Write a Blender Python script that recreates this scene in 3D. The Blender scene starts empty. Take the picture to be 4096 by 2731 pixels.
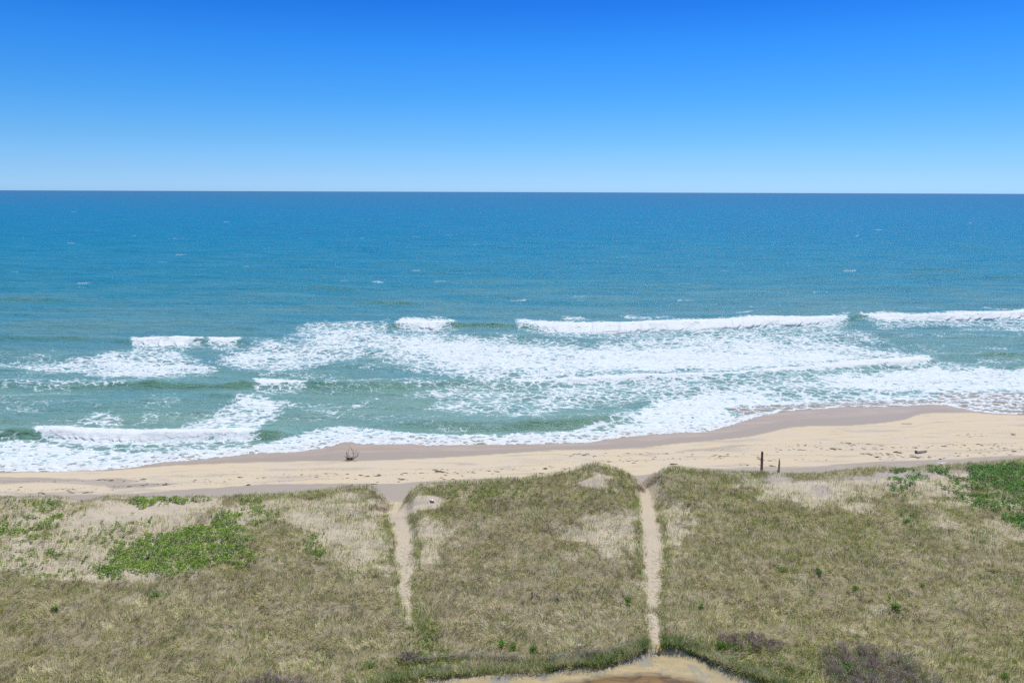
import bpy, math, random
import numpy as np
from mathutils import Vector, Matrix, Euler

random.seed(7)
RNG = np.random.default_rng(7)
SC = bpy.context.scene
COL = SC.collection

# ------------------------------------------------------------------ camera, sky, sun
CAM_Z = 46.0
F_PX = 3000.0                      # focal length in pixels of the 4096 px wide picture
PITCH = math.atan(597.5 / F_PX)
ROLL = math.radians(0.2)
cam_d = bpy.data.cameras.new("camera")
cam_d.sensor_width = 36.0
cam_d.lens = F_PX / 4096.0 * 36.0
cam_d.clip_start = 0.5
cam_d.clip_end = 300000.0
cam = bpy.data.objects.new("camera", cam_d)
COL.objects.link(cam)
RM = Matrix.Rotation(math.pi / 2 - PITCH, 3, 'X') @ Matrix.Rotation(ROLL, 3, 'Z')
cam.matrix_world = Matrix.Translation((0, 0, CAM_Z)) @ RM.to_4x4()
SC.camera = cam

SUN_EL = math.radians(67.0)
SUN_AZ = math.radians(30.0)        # clockwise from +Y (towards the sea)
world = bpy.data.worlds.new("World")
SC.world = world
world.use_nodes = True
wn = world.node_tree.nodes
wl = world.node_tree.links
wn.clear()
w_out = wn.new("ShaderNodeOutputWorld")
w_bg = wn.new("ShaderNodeBackground")
w_sky = wn.new("ShaderNodeTexSky")
w_sky.sky_type = 'NISHITA'
w_sky.sun_disc = False
w_sky.sun_elevation = SUN_EL
w_sky.sun_rotation = SUN_AZ
w_sky.altitude = 0.0
w_sky.air_density = 1.0
w_sky.dust_density = 0.3
w_sky.ozone_density = 3.0
w_hsv = wn.new("ShaderNodeHueSaturation")
w_hsv.inputs["Hue"].default_value = 0.5
w_hsv.inputs["Saturation"].default_value = 1.0
w_hsv.inputs["Value"].default_value = 1.0
# a deeper blue higher up, as in the photograph's sky (keyed to the true elevation)
w_tc = wn.new("ShaderNodeTexCoord")
w_sep = wn.new("ShaderNodeSeparateXYZ")
w_rmp = wn.new("ShaderNodeValToRGB")
w_rmp.color_ramp.elements[0].position = 0.004
w_rmp.color_ramp.elements[0].color = (0.383, 0.698, 1.372, 1)
w_rmp.color_ramp.elements[1].position = 1.0
w_rmp.color_ramp.elements[1].color = (1.0, 0.97, 0.94, 1)
for p_, c_ in ((0.028, (0.311, 0.583, 1.119, 1)), (0.065, (0.230, 0.514, 0.935, 1)), (0.114, (0.144, 0.468, 0.893, 1)), (0.173, (0.083, 0.414, 0.912, 1)), (0.225, (0.046, 0.314, 0.836, 1)), (0.3, (0.153, 0.383, 0.767, 1)), (0.42, (0.86, 0.88, 0.92, 1))):
    e_ = w_rmp.color_ramp.elements.new(p_)
    e_.color = c_
w_mul = wn.new("ShaderNodeMixRGB")
w_mul.blend_type = 'MULTIPLY'
w_mul.inputs[0].default_value = 1.0
wl.new(w_tc.outputs["Generated"], w_sep.inputs[0])
wl.new(w_sep.outputs["Z"], w_rmp.inputs[0])
wl.new(w_sky.outputs[0], w_hsv.inputs["Color"])
wl.new(w_hsv.outputs[0], w_mul.inputs[1])
wl.new(w_rmp.outputs[0], w_mul.inputs[2])
wl.new(w_mul.outputs[0], w_bg.inputs["Color"])
w_bg.inputs["Strength"].default_value = 0.15
wl.new(w_bg.outputs[0], w_out.inputs[0])

sun_d = bpy.data.lights.new("sun", 'SUN')
sun_d.energy = 4.0
sun_d.angle = math.radians(0.5)
sun_d.color = (1.0, 0.965, 0.905)
sun = bpy.data.objects.new("sun", sun_d)
sun_dir = Vector((math.sin(SUN_AZ) * math.cos(SUN_EL), math.cos(SUN_AZ) * math.cos(SUN_EL), math.sin(SUN_EL)))
sun.rotation_euler = sun_dir.to_track_quat('Z', 'Y').to_euler()
sun.location = (0, 0, 80)
COL.objects.link(sun)

SC.view_settings.view_transform = 'Standard'
SC.view_settings.look = 'None'
SC.view_settings.exposure = 0.0
SC.view_settings.gamma = 1.0
SC.cycles.max_bounces = 6
SC.cycles.diffuse_bounces = 2
SC.cycles.glossy_bounces = 2
SC.cycles.transmission_bounces = 2
SC.cycles.transparent_max_bounces = 4
SC.cycles.caustics_reflective = False
SC.cycles.use_denoising = False
SC.cycles.sample_clamp_direct = 6.0
SC.cycles.sample_clamp_indirect = 4.0

# ------------------------------------------------------------------ geometry of the survey
RMn = np.array(RM)


def P(px, py, z=0.0):
    """point of the horizontal plane at height z seen at picture position (px, py)"""
    px = np.asarray(px, float); py = np.asarray(py, float); z = np.asarray(z, float)
    d = np.stack(np.broadcast_arrays((px - 2048) / F_PX, -(py - 1365.5) / F_PX, -1.0), -1)
    w = d @ RMn.T
    t = (z - CAM_Z) / w[..., 2]
    return w[..., 0] * t, w[..., 1] * t


def chart(x, y, z):
    """inverse of P: picture position of a world point"""
    v = np.stack(np.broadcast_arrays(x, y, np.asarray(z, float) - CAM_Z), -1)
    c = v @ RMn
    dz = np.minimum(c[..., 2], -1e-3)
    return 2048 + F_PX * c[..., 0] / -dz, 1365.5 - F_PX * c[..., 1] / -dz


def smooth(v):
    v = np.clip(v, 0, 1)
    return v * v * (3 - 2 * v)


_PERM = np.random.default_rng(3).permutation(512)
_GA = np.random.default_rng(4).uniform(0, 2 * np.pi, 512)


def perlin(x, y, seed=0):
    x = np.asarray(x, float) + 1000.37 + seed * 17.13; y = np.asarray(y, float) + 1000.71 + seed * 5.77
    xi = np.floor(x).astype(int); yi = np.floor(y).astype(int)
    xf = x - xi; yf = y - yi
    u = xf * xf * xf * (xf * (xf * 6 - 15) + 10); v = yf * yf * yf * (yf * (yf * 6 - 15) + 10)

    def g(ix, iy, dx, dy):
        a = _GA[_PERM[(_PERM[ix & 511] + iy + seed * 31) & 511]]
        return np.cos(a) * dx + np.sin(a) * dy
    n00 = g(xi, yi, xf, yf); n10 = g(xi + 1, yi, xf - 1, yf)
    n01 = g(xi, yi + 1, xf, yf - 1); n11 = g(xi + 1, yi + 1, xf - 1, yf - 1)
    a = n00 + u * (n10 - n00); b = n01 + u * (n11 - n01)
    return (a + v * (b - a)) * 1.5


def fbm(x, y, oc=4, seed=0, gain=0.5):
    s = 0; a = 1; t = 0
    for i in range(oc):
        s = s + a * perlin(x * 2 ** i, y * 2 ** i, seed + i); t += a; a *= gain
    return s / t


class Raster:
    """a map of one property, drawn in survey coordinates"""
    X0, Y0, SX, SY, NX, NY = -2600.0, 740.0, 8.0, 4.0, 1162, 640
    gx, gy = np.meshgrid(X0 + SX * np.arange(NX), Y0 + SY * np.arange(NY))

    def __init__(self, base=0.0):
        self.a = np.full((self.NY, self.NX), float(base))

    def poly(self, pts, val, feather=20.0, mode='max', jit=0.0, fy=0.45):
        p = np.array(pts, float)
        m = feather * 1.5 + 10
        i0 = max(0, int((p[:, 0].min() - m - self.X0) / self.SX)); i1 = min(self.NX, int((p[:, 0].max() + m - self.X0) / self.SX) + 2)
        j0 = max(0, int((p[:, 1].min() - m - self.Y0) / self.SY)); j1 = min(self.NY, int((p[:, 1].max() + m - self.Y0) / self.SY) + 2)
        gx = self.gx[j0:j1, i0:i1]; gy = self.gy[j0:j1, i0:i1]
        if jit:
            gx = gx + jit * fbm(gx / 90, gy / 40, 3, 11); gy = gy + jit * 0.5 * fbm(gx / 90, gy / 40, 3, 12)
        x, y = gx, gy / fy
        q = p.copy(); q[:, 1] /= fy
        d2 = np.full(gx.shape, 1e18); ins = np.zeros(gx.shape, bool)
        for k in range(len(q)):
            ax, ay = q[k]; bx, by = q[(k + 1) % len(q)]
            ex, ey = bx - ax, by - ay
            t = np.clip(((x - ax) * ex + (y - ay) * ey) / (ex * ex + ey * ey + 1e-9), 0, 1)
            d2 = np.minimum(d2, (x - ax - t * ex) ** 2 + (y - ay - t * ey) ** 2)
            if ay != by:
                c = ((ay > y) != (by > y)) & (x < (bx - ax) * (y - ay) / (by - ay) + ax)
                ins ^= c
        d = np.sqrt(d2); d = np.where(ins, d, -d)
        w = smooth(0.5 + d / (2 * feather))
        s = self.a[j0:j1, i0:i1]
        if mode == 'max':
            s[:] = np.maximum(s, w * val)
        elif mode == 'set':
            s[:] = s * (1 - w) + val * w
        elif mode == 'mul':
            s[:] = s * (1 - w + w * val)
        elif mode == 'add':
            s[:] = s + w * val

    def line(self, pts, width, val, mode='max', feather=8.0):
        p = np.array(pts, float)
        top = [(a, b - width / 2) for a, b in p]; bot = [(a, b + width / 2) for a, b in p[::-1]]
        self.poly(top + bot, val, feather, mode)

    def blob(self, cx, cy, rx, ry, val, mode='max', feather=20.0):
        t = np.linspace(0, 2 * np.pi, 14, endpoint=False)
        self.poly([(cx + rx * math.cos(k), cy + ry * math.sin(k)) for k in t], val, feather, mode, jit=10)

    def at(self, px, py):
        u = np.clip((px - self.X0) / self.SX, 0, self.NX - 1.001); v = np.clip((py - self.Y0) / self.SY, 0, self.NY - 1.001)
        i = u.astype(int); j = v.astype(int); fu = u - i; fv = v - j
        a = self.a
        return (a[j, i] * (1 - fu) + a[j, i + 1] * fu) * (1 - fv) + (a[j + 1, i] * (1 - fu) + a[j + 1, i + 1] * fu) * fv


# ------------------------------------------------------------------ mesh helpers
def mesh_obj(name, V, F, mat, attrs=None, smooth_=True, parent=None, link=True):
    """V (n,3); F: (m,k) array or list of such arrays"""
    V = np.asarray(V, np.float32)
    Fs = F if isinstance(F, list) else [F]
    Fs = [np.asarray(f, np.int32) for f in Fs if len(f)]
    me = bpy.data.meshes.new(name)
    me.vertices.add(len(V)); me.vertices.foreach_set("co", V.ravel())
    loops = np.concatenate([f.ravel() for f in Fs])
    tot = np.concatenate([np.full(len(f), f.shape[1], np.int32) for f in Fs])
    me.loops.add(len(loops)); me.loops.foreach_set("vertex_index", loops)
    me.polygons.add(len(tot)); me.polygons.foreach_set("loop_start", np.concatenate([[0], np.cumsum(tot)[:-1]]).astype(np.int32))
    if smooth_:
        me.polygons.foreach_set("use_smooth", np.ones(len(tot), bool))
    me.update(calc_edges=True)
    for k, a in (attrs or {}).items():
        a = np.asarray(a, np.float32)
        if a.ndim == 2:
            if a.shape[1] == 3:
                a = np.concatenate([a, np.ones((len(a), 1), np.float32)], 1)
            at = me.attributes.new(k, 'FLOAT_COLOR', 'POINT'); at.data.foreach_set("color", a.ravel())
        else:
            at = me.attributes.new(k, 'FLOAT', 'POINT'); at.data.foreach_set("value", a)
    if mat:
        me.materials.append(mat)
    o = bpy.data.objects.new(name, me)
    if link:
        COL.objects.link(o)
    if parent:
        o.parent = parent
    return o


def tag(o, label=None, cat=None, group=None, kind=None):
    if label: o["label"] = label
    if cat: o["category"] = cat
    if group: o["group"] = group
    if kind: o["kind"] = kind
    return o


def empty(name, loc, rz=0.0):
    o = bpy.data.objects.new(name, None)
    COL.objects.link(o); o.location = loc; o.rotation_euler = (0, 0, rz)
    return o


class NT:
    """small node-tree writer"""
    def __init__(self, name):
        self.m = bpy.data.materials.new(name); self.m.use_nodes = True
        self.n = self.m.node_tree.nodes; self.l = self.m.node_tree.links; self.n.clear()
        self.out = self.n.new("ShaderNodeOutputMaterial")

    def new(self, t, **kw):
        nd = self.n.new(t)
        for k, v in kw.items():
            setattr(nd, k, v)
        return nd

    def put(self, sock, v):
        if isinstance(v, bpy.types.NodeSocket): self.l.new(v, sock)
        elif v is not None:
            if sock.type == 'RGBA' and len(v) == 3: v = (*v, 1)
            sock.default_value = v

    def math(self, op, a, b=None, c=None, clamp=False):
        nd = self.new("ShaderNodeMath", operation=op, use_clamp=clamp)
        self.put(nd.inputs[0], a)
        if b is not None: self.put(nd.inputs[1], b)
        if c is not None: self.put(nd.inputs[2], c)
        return nd.outputs[0]

    def map(self, v, a, b, c=0.0, d=1.0, interp='SMOOTHSTEP'):
        nd = self.new("ShaderNodeMapRange", interpolation_type=interp)
        for i, q in enumerate((v, a, b, c, d)): self.put(nd.inputs[i], q)
        return nd.outputs[0]

    def mix(self, f, a, b, mode='MIX'):
        nd = self.new("ShaderNodeMixRGB", blend_type=mode)
        self.put(nd.inputs[0], f); self.put(nd.inputs[1], a); self.put(nd.inputs[2], b)
        return nd.outputs[0]

    def noise(self, vec, scale, detail=4.0, rough=0.55, dist=0.0, color=False):
        nd = self.new("ShaderNodeTexNoise")
        if vec is not None: self.l.new(vec, nd.inputs["Vector"])
        nd.inputs["Scale"].default_value = scale; nd.inputs["Detail"].default_value = detail
        nd.inputs["Roughness"].default_value = rough; nd.inputs["Distortion"].default_value = dist
        return nd.outputs["Color" if color else "Fac"]

    def voro(self, vec, scale, feature='DISTANCE_TO_EDGE', out=0):
        nd = self.new("ShaderNodeTexVoronoi", feature=feature)
        self.l.new(vec, nd.inputs["Vector"]); nd.inputs["Scale"].default_value = scale
        return nd.outputs[out]

    def pos(self, sx=1, sy=1, sz=0, rz=0.0):
        g = self.new("ShaderNodeNewGeometry")
        mp = self.new("ShaderNodeMapping")
        mp.inputs["Scale"].default_value = (sx, sy, sz); mp.inputs["Rotation"].default_value = (0, 0, rz)
        self.l.new(g.outputs["Position"], mp.inputs["Vector"])
        return mp.outputs[0]

    def attr(self, name, color=False):
        nd = self.new("ShaderNodeAttribute"); nd.attribute_name = name
        return nd.outputs["Color" if color else "Fac"]

    def ramp(self, v, els):
        nd = self.new("ShaderNodeValToRGB"); cr = nd.color_ramp
        cr.elements[0].position, cr.elements[0].color = els[0][0], (*els[0][1], 1)
        cr.elements[1].position, cr.elements[1].color = els[-1][0], (*els[-1][1], 1)
        for p, c in els[1:-1]:
            e = cr.elements.new(p); e.color = (*c, 1)
        self.put(nd.inputs[0], v)
        return nd.outputs[0]

    def bsdf(self, color, rough=0.6, spec=0.5, normal=None, ior=None):
        b = self.new("ShaderNodeBsdfPrincipled")
        self.put(b.inputs["Base Color"], color); self.put(b.inputs["Roughness"], rough)
        self.put(b.inputs["Specular IOR Level"], spec)
        if ior: b.inputs["IOR"].default_value = ior
        if normal is not None: self.l.new(normal, b.inputs["Normal"])
        return b.outputs[0]

    def bump(self, h, strength, dist, normal=None):
        b = self.new("ShaderNodeBump")
        b.inputs["Strength"].default_value = strength; b.inputs["Distance"].default_value = dist
        self.l.new(h, b.inputs["Height"])
        if normal is not None: self.l.new(normal, b.inputs["Normal"])
        return b.outputs[0]

    def done(self, sh):
        self.l.new(sh, self.out.inputs[0]); return self.m


def plain_mat(name, color, rough=0.8, var=0.25, scale=6.0, spec=0.3, bump=0.0):
    t = NT(name)
    tc = t.new("ShaderNodeTexCoord").outputs["Object"]
    n = t.noise(tc, scale, 5)
    c = t.mix(n, tuple(v * (1 - var) for v in color), tuple(min(1, v * (1 + var)) for v in color))
    nm = t.bump(n, bump, 0.05) if bump else None
    return t.done(t.bsdf(c, rough, spec, nm))


def leaf_mat(name, trans=0.35, rough=0.55, spec=0.25):
    t = NT(name)
    c = t.attr("col", True)
    p = t.bsdf(c, rough, spec)
    tr = t.new("ShaderNodeBsdfTranslucent"); t.put(tr.inputs[0], t.mix(1.0, c, (1.1, 1.15, 0.75), 'MULTIPLY'))
    mx = t.new("ShaderNodeMixShader"); mx.inputs[0].default_value = trans
    t.l.new(p, mx.inputs[1]); t.l.new(tr.outputs[0], mx.inputs[2])
    return t.done(mx.outputs[0])


# ------------------------------------------------------------------ survey lines (picture positions of things on the ground)
D = 4096 / 2352.0
SWASH = [(-2400, 1925), (-1000, 1895), (0, 1884), (238, 1884), (417, 1877), (494, 1873), (548, 1865), (595, 1856), (655, 1846), (774, 1839), (893, 1826), (1012, 1813),
         (1131, 1810), (1250, 1798), (1300, 1790), (1324, 1786), (1345, 1776), (1370, 1768), (1407, 1765), (1440, 1775), (1479, 1777), (1556, 1774), (1657, 1774), (1705, 1781),
         (1836, 1777), (2014, 1777), (2193, 1773), (2342, 1770), (2431, 1756), (2520, 1744), (2610, 1736), (2700, 1731), (2815, 1727), (2870, 1716), (2930, 1698),
         (2985, 1680), (3029, 1665), (3113, 1649), (3202, 1638), (3291, 1634), (3380, 1626), (3529, 1626), (3648, 1621), (3737, 1617), (3800, 1622), (3850, 1634),
         (3900, 1644), (3980, 1652), (4096, 1656), (4500, 1650), (6500, 1600)]
BERM = [(-2400, 1930), (0, 1889), (450, 1880), (571, 1869), (702, 1859), (952, 1849), (1250, 1842), (1369, 1842), (1538, 1839), (1776, 1828), (2014, 1813), (2170, 1801), (2252, 1797),
        (2431, 1796), (2580, 1788), (2700, 1773), (2875, 1758), (2994, 1745), (3060, 1731), (3113, 1718), (3160, 1708), (3232, 1703), (3410, 1700), (3529, 1690), (3619, 1677),
        (3660, 1660), (3690, 1653), (3767, 1649), (3886, 1648), (3960, 1655), (4096, 1660), (4500, 1656), (6500, 1606)]
CREST = [(-2400, 2060), (-900, 2010), (0, 2001), (130, 1996), (238, 2002), (300, 2012), (345, 2014), (380, 2002), (430, 1994), (512, 1998), (768, 1996), (869, 1998), (1000, 1991), (1071, 1988),
         (1268, 1975), (1330, 1963), (1407, 1952), (1473, 1955), (1500, 1968), (1530, 1995), (1562, 2026), (1598, 2033), (1618, 2003), (1650, 1968), (1681, 1948), (1752, 1942), (1836, 1938),
         (1943, 1932), (2002, 1928), (2098, 1921), (2193, 1906), (2282, 1890), (2336, 1872), (2377, 1860), (2431, 1871), (2485, 1888), (2538, 1918), (2566, 1936), (2580, 1948),
         (2597, 1932), (2627, 1908), (2645, 1888), (2696, 1876), (2773, 1888), (2934, 1896), (3047, 1898), (3113, 1902), (3208, 1902), (3291, 1904), (3369, 1892), (3500, 1879),
         (3577, 1878), (3648, 1882), (3708, 1872), (3857, 1866), (3976, 1856), (4096, 1844), (4500, 1820), (6500, 1780)]
PATH1 = [(1593, 2026, 30), (1590, 2066, 36), (1607, 2099, 36), (1615, 2145, 33), (1618, 2191, 32), (1622, 2244, 30), (1626, 2283, 25), (1622, 2321, 21), (1621, 2371, 20), (1630, 2409, 15), (1637, 2447, 11), (1641, 2474, 6)]
PATH2 = [(2580, 1950, 24), (2585, 1989, 27), (2599, 2079, 31), (2608, 2138, 33), (2610, 2198, 36), (2614, 2257, 36), (2614, 2340, 29), (2610, 2412, 18), (2617, 2465, 19), (2621, 2513, 20), (2623, 2549, 16), (2625, 2590, 12), (2628, 2616, 14)]
POND = [(2180, 2745), (2240, 2731), (2270, 2722), (2330, 2716), (2380, 2706), (2450, 2696), (2520, 2693), (2560, 2690), (2640, 2691), (2680, 2697), (2700, 2706), (2760, 2711), (2800, 2722), (2850, 2740), (2900, 2790), (2800, 2900), (2400, 2900), (2150, 2820)]
MUD = [(1600, 2850), (1640, 2760), (1717, 2729), (1806, 2717), (1955, 2706), (2193, 2702), (2240, 2688), (2312, 2684), (2401, 2688), (2490, 2660), (2560, 2628), (2610, 2610), (2696, 2612), (2785, 2630), (2850, 2672), (2964, 2719), (3060, 2745), (3200, 2800), (3200, 2950), (1600, 2950)]


def world_line(pts, z):
    a = np.array([p[:2] for p in pts], float)
    x, y = P(a[:, 0], a[:, 1], z)
    o = np.argsort(x)
    return x[o], y[o]


SX_, SY_ = world_line(SWASH, 0.0)
ysea = lambda x: np.interp(x, SX_, SY_)
_cx, _cy = world_line([c for c in CREST if not (1480 < c[0] < 1660 or 2520 < c[0] < 2640)], 5.0)
_fit = np.polyfit(_cx, _cy, 3)
_xl, _xh = _cx.min(), _cx.max()


def yridge(x):
    return np.polyval(_fit, np.clip(x, -110, 110)) + 0.0


# exact crest heights
_hx, _hz = [], []
for px_, py_ in CREST:
    d_ = RMn @ np.array([(px_ - 2048) / F_PX, -(py_ - 1365.5) / F_PX, -1.0])
    t_ = 90.0
    for _ in range(12):
        t_ = float(yridge(d_[0] * t_)) / d_[1]
    _hx.append(d_[0] * t_); _hz.append(CAM_Z + d_[2] * t_)
_hx = np.array(_hx); _hz = np.array(_hz)


def hridge(x):
    return np.interp(x, _hx, _hz)


def path_xy(path, z):
    a = np.array(path, float)
    x, y = P(a[:, 0], a[:, 1], z)
    x2, _ = P(a[:, 0] + a[:, 2], a[:, 1], z)
    o = np.argsort(y)
    return x[o], y[o], (x2 - x)[o]


PW = [path_xy(PATH1, 4.0), path_xy(PATH2, 4.0)]


def path_w(x, y, soft=0.5, extra=0.0):
    w = np.zeros(np.shape(x))
    for xc, yc, hw in PW:
        c = np.interp(y, yc, xc); h = np.interp(y, yc, hw)
        e = smooth((y - yc[0] + 0.8) / 1.2) * smooth((yc[-1] + 4 - y) / 2)
        jit = 0.75 * fbm(x / 1.6, y / 1.6, 3, 21)
        w = np.maximum(w, e * smooth(0.5 + (h + extra - np.abs(x - c) + jit) / (2 * soft)))
    return w


RM_mud = Raster(); RM_mud.poly(MUD, 1.0, 14, jit=0)
RM_pond = Raster(); RM_pond.poly(POND, 1.0, 26)


def height(x, y):
    s = ysea(x) - y
    beach = np.interp(s, [-400, -60, -20, 0, 10, 25, 45, 300], [-6, -3, -1.0, 0.0, 0.75, 1.6, 2.1, 2.4])
    beach = beach + 0.10 * fbm(x / 14, y / 5, 3, 5) * smooth((s - 6) / 10)
    t = yridge(x) - y
    hr = hridge(x)
    plain = 4.0 - 0.9 * smooth((t - 12) / 28) + 0.30 * fbm(x / 11, y / 8, 3, 31) * smooth((t - 2) / 6)
    prof = smooth(1 - t / 17)
    hum = (0.62 * fbm(x / 4.5, y / 3.2, 4, 41) + 0.35 * fbm(x / 16, y / 6, 2, 45)) * smooth((t - 0.8) / 4) * smooth((y - 57) / 8)
    land = plain + (hr - plain) * prof + hum + 0.10 * fbm(x / 1.6, y / 1.6, 3, 51) * smooth(t / 2)
    # sand lip where the left path drops through the dune, and the worn channels of both paths
    for k, (xc, yc, hw) in enumerate(PW):
        c = np.interp(y, yc, xc); h = np.interp(y, yc, hw)
        w = smooth((h + 1.1 - np.abs(x - c)) / 1.4) * smooth((t - 1) / 3) * smooth((y - yc[0] + 2) / 3)
        base = np.interp(t, [0, 6, 14, 30], [hridge(np.interp(yc[-1], yc, xc)), 3.3, 3.5, 3.2])
        land = land * (1 - 0.75 * w) + (base if k < 2 else 0) * 0.75 * w
    lx, ly = P(1590, 2064, 3.6)
    land = land + 0.35 * np.exp(-((x - lx) / 3.2) ** 2 - ((y - ly) / 1.1) ** 2)
    z = np.where(t >= 0, land, beach + (hr - beach) * smooth(1 + t / np.maximum(2.2 * (hr - beach), 1.0)))
    # marsh hollow with the pond
    px, py = chart(x, y, 3.0)
    near = (y < 75) & (y > 25)
    m = np.where(near, RM_mud.at(px, py), 0); pd = np.where(near, RM_pond.at(px, py), 0)
    z = z * (1 - m) + m * (2.80 + 0.05 * fbm(x / 3, y / 3, 3, 61) + 0.02) - 0.45 * pd * m
    return z


def G(px, py, it=14):
    """ground point seen at a picture position"""
    z = np.full(np.shape(px), 3.0)
    for _ in range(it):
        x, y = P(px, py, z)
        z = 0.5 * z + 0.5 * height(x, y)
    x, y = P(px, py, z)
    return x, y, height(x, y)


def GB(px, py):
    """the same for a point known to lie on the beach"""
    z = np.full(np.shape(px), 2.0)
    for _ in range(6):
        x, y = P(px, py, z)
        s = ysea(x) - y
        z = np.interp(s, [-60, -20, 0, 10, 25, 45, 300], [-3, -1.0, 0.0, 0.75, 1.6, 2.1, 2.4])
    return x, y, height(x, y)


# ------------------------------------------------------------------ property maps
# -- vegetation density
R_veg = Raster(0.0)
R_veg.poly([(c[0], c[1] - 6) for c in CREST] + [(6500, 3400), (-2400, 3400)], 0.9, 12)
for pts, v, f in [
    ([(-900, 2020), (0, 2010), (250, 2012), (430, 2005), (870, 2005), (1080, 1995), (1230, 1990), (1120, 2060), (960, 2120), (760, 2200), (640, 2290), (500, 2330), (250, 2330), (0, 2270), (-900, 2260)], 0.28, 40),
    ([(255, 2110), (330, 2050), (420, 2025), (560, 2008), (700, 1998), (860, 1998), (900, 2016), (800, 2030), (700, 2060), (560, 2085), (420, 2105), (320, 2112)], 0.03, 14),
    ([(1080, 2000), (1300, 1990), (1470, 1985), (1560, 2060), (1600, 2200), (1600, 2300), (1440, 2295), (1330, 2240), (1250, 2160), (1180, 2080)], 0.27, 26),
    ([(1500, 1985), (1560, 2030), (1640, 2000), (1690, 1960), (1760, 2005), (1740, 2030), (1640, 2055), (1560, 2080), (1480, 2050)], 0.06, 10),
    ([(1665, 2080), (1740, 2050), (1770, 2150), (1745, 2270), (1670, 2250)], 0.32, 16),
    ([(2330, 2080), (2450, 2040), (2560, 2060), (2585, 2140), (2580, 2210), (2450, 2215), (2320, 2200), (2260, 2140)], 0.22, 26),
    ([(2335, 1925), (2375, 1885), (2425, 1900), (2440, 1938), (2390, 1962), (2320, 1950)], 0.05, 10),
    ([(2560, 1945), (2590, 1945), (2640, 1910), (2650, 1960), (2620, 2010), (2560, 1990)], 0.1, 10),
    ([(2645, 2030), (2700, 2020), (2790, 2095), (2750, 2150), (2725, 2200), (2660, 2150)], 0.25, 16),
    ([(2880, 1915), (3100, 1912), (3400, 1915), (3560, 1892), (3900, 1880), (3900, 1940), (3840, 2010), (3650, 2000), (3500, 1975), (3400, 2025), (3250, 2020), (3080, 1995), (2960, 1945)], 0.28, 22),
    ([(3000, 1930), (3200, 1925), (3420, 1930), (3400, 1965), (3260, 2005), (3080, 1955)], 0.09, 18),
    ([(3420, 1900), (3560, 1888), (3850, 1880), (3860, 1915), (3600, 1945), (3440, 1930)], 0.1, 12),
    ([(3700, 2000), (4100, 1960), (4700, 2000), (4500, 2180), (4000, 2200), (3750, 2100)], 0.5, 40),
    ([(1290, 2290), (1500, 2300), (1560, 2340), (1300, 2350)], 0.6, 30),
    ([(850, 2290), (1200, 2280), (1250, 2350), (950, 2380)], 0.62, 40),
]:
    R_veg.poly(pts, v if v < 0.15 else v * 1.15 + 0.09, f * 2.2, 'set', jit=80)
R_veg.a[:] = R_veg.a * (1 - 0.97 * smooth((RM_mud.a - 0.25) / 0.4))
# -- how green the grass is
R_grn = Raster(0.46)
for pts, v, f in [
    ([(1000, 1990), (1500, 1950), (1560, 2040), (1590, 2280), (1500, 2290), (1300, 2050), (1050, 2040)], 0.62, 40),
    ([(1650, 1950), (2300, 1880), (2560, 1940), (2580, 2060), (2300, 2060), (1760, 2100), (1660, 2060)], 0.45, 30),
    ([(2620, 1880), (3000, 1900), (3100, 2000), (3600, 2150), (3500, 2260), (2900, 2250), (2680, 2180), (2640, 2050)], 0.5, 50),
    ([(3400, 1990), (4300, 1940), (4300, 2250), (3500, 2150)], 0.45, 50),
    ([(2640, 2540), (2800, 2560), (3000, 2580), (3400, 2600), (3350, 2760), (3000, 2740), (2800, 2640), (2620, 2620)], 0.75, 30),
    ([(1600, 2470), (1720, 2440), (1760, 2560), (1800, 2640), (2000, 2690), (1700, 2740), (1400, 2760), (1500, 2690), (1660, 2630)], 0.85, 30),
    ([(2460, 2590), (2580, 2520), (2610, 2600), (2560, 2640), (2480, 2650), (2300, 2700), (1700, 2720), (1800, 2660), (2300, 2660)], 0.72, 20),
    ([(3700, 2600), (4300, 2560), (4300, 2800), (3700, 2800)], 0.5, 60),
    ([(-300, 2280), (500, 2330), (1300, 2330), (1500, 2500), (600, 2760), (-300, 2760)], 0.33, 80),
]:
    R_grn.poly(pts, min(v + 0.12, 0.95), f * 1.5, 'set', jit=30)
for pth in (PATH1, PATH2):
    for sgn in (-1, 1):
        for k in range(1, len(pth) - 1):
            a, b = pth[k], pth[k + 1]
            q = [(a[0] + sgn * a[2], a[1]), (b[0] + sgn * b[2], b[1]), (b[0] + sgn * (b[2] + 38), b[1]), (a[0] + sgn * (a[2] + 38), a[1])]
            R_grn.poly(q, 0.82, 12, 'max')
            if (a[1] > 2040):
                R_veg.poly(q, 0.8, 12, 'max', jit=8)
_vx, _vy = P(Raster.gx, np.maximum(Raster.gy, 1700), 4.2)
R_veg.a += (0.55 * fbm(_vx / 4.2, _vy / 3.4, 4, 221) + 0.25 * fbm(_vx / 13, _vy / 7, 3, 225)) * np.clip(R_veg.a * 2.5, 0, 1) - 0.02
R_veg.a[:] = np.clip(R_veg.a, 0, 1)
R_grn.a += 0.22 * fbm(_vx / 7, _vy / 5, 4, 231)
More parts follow.
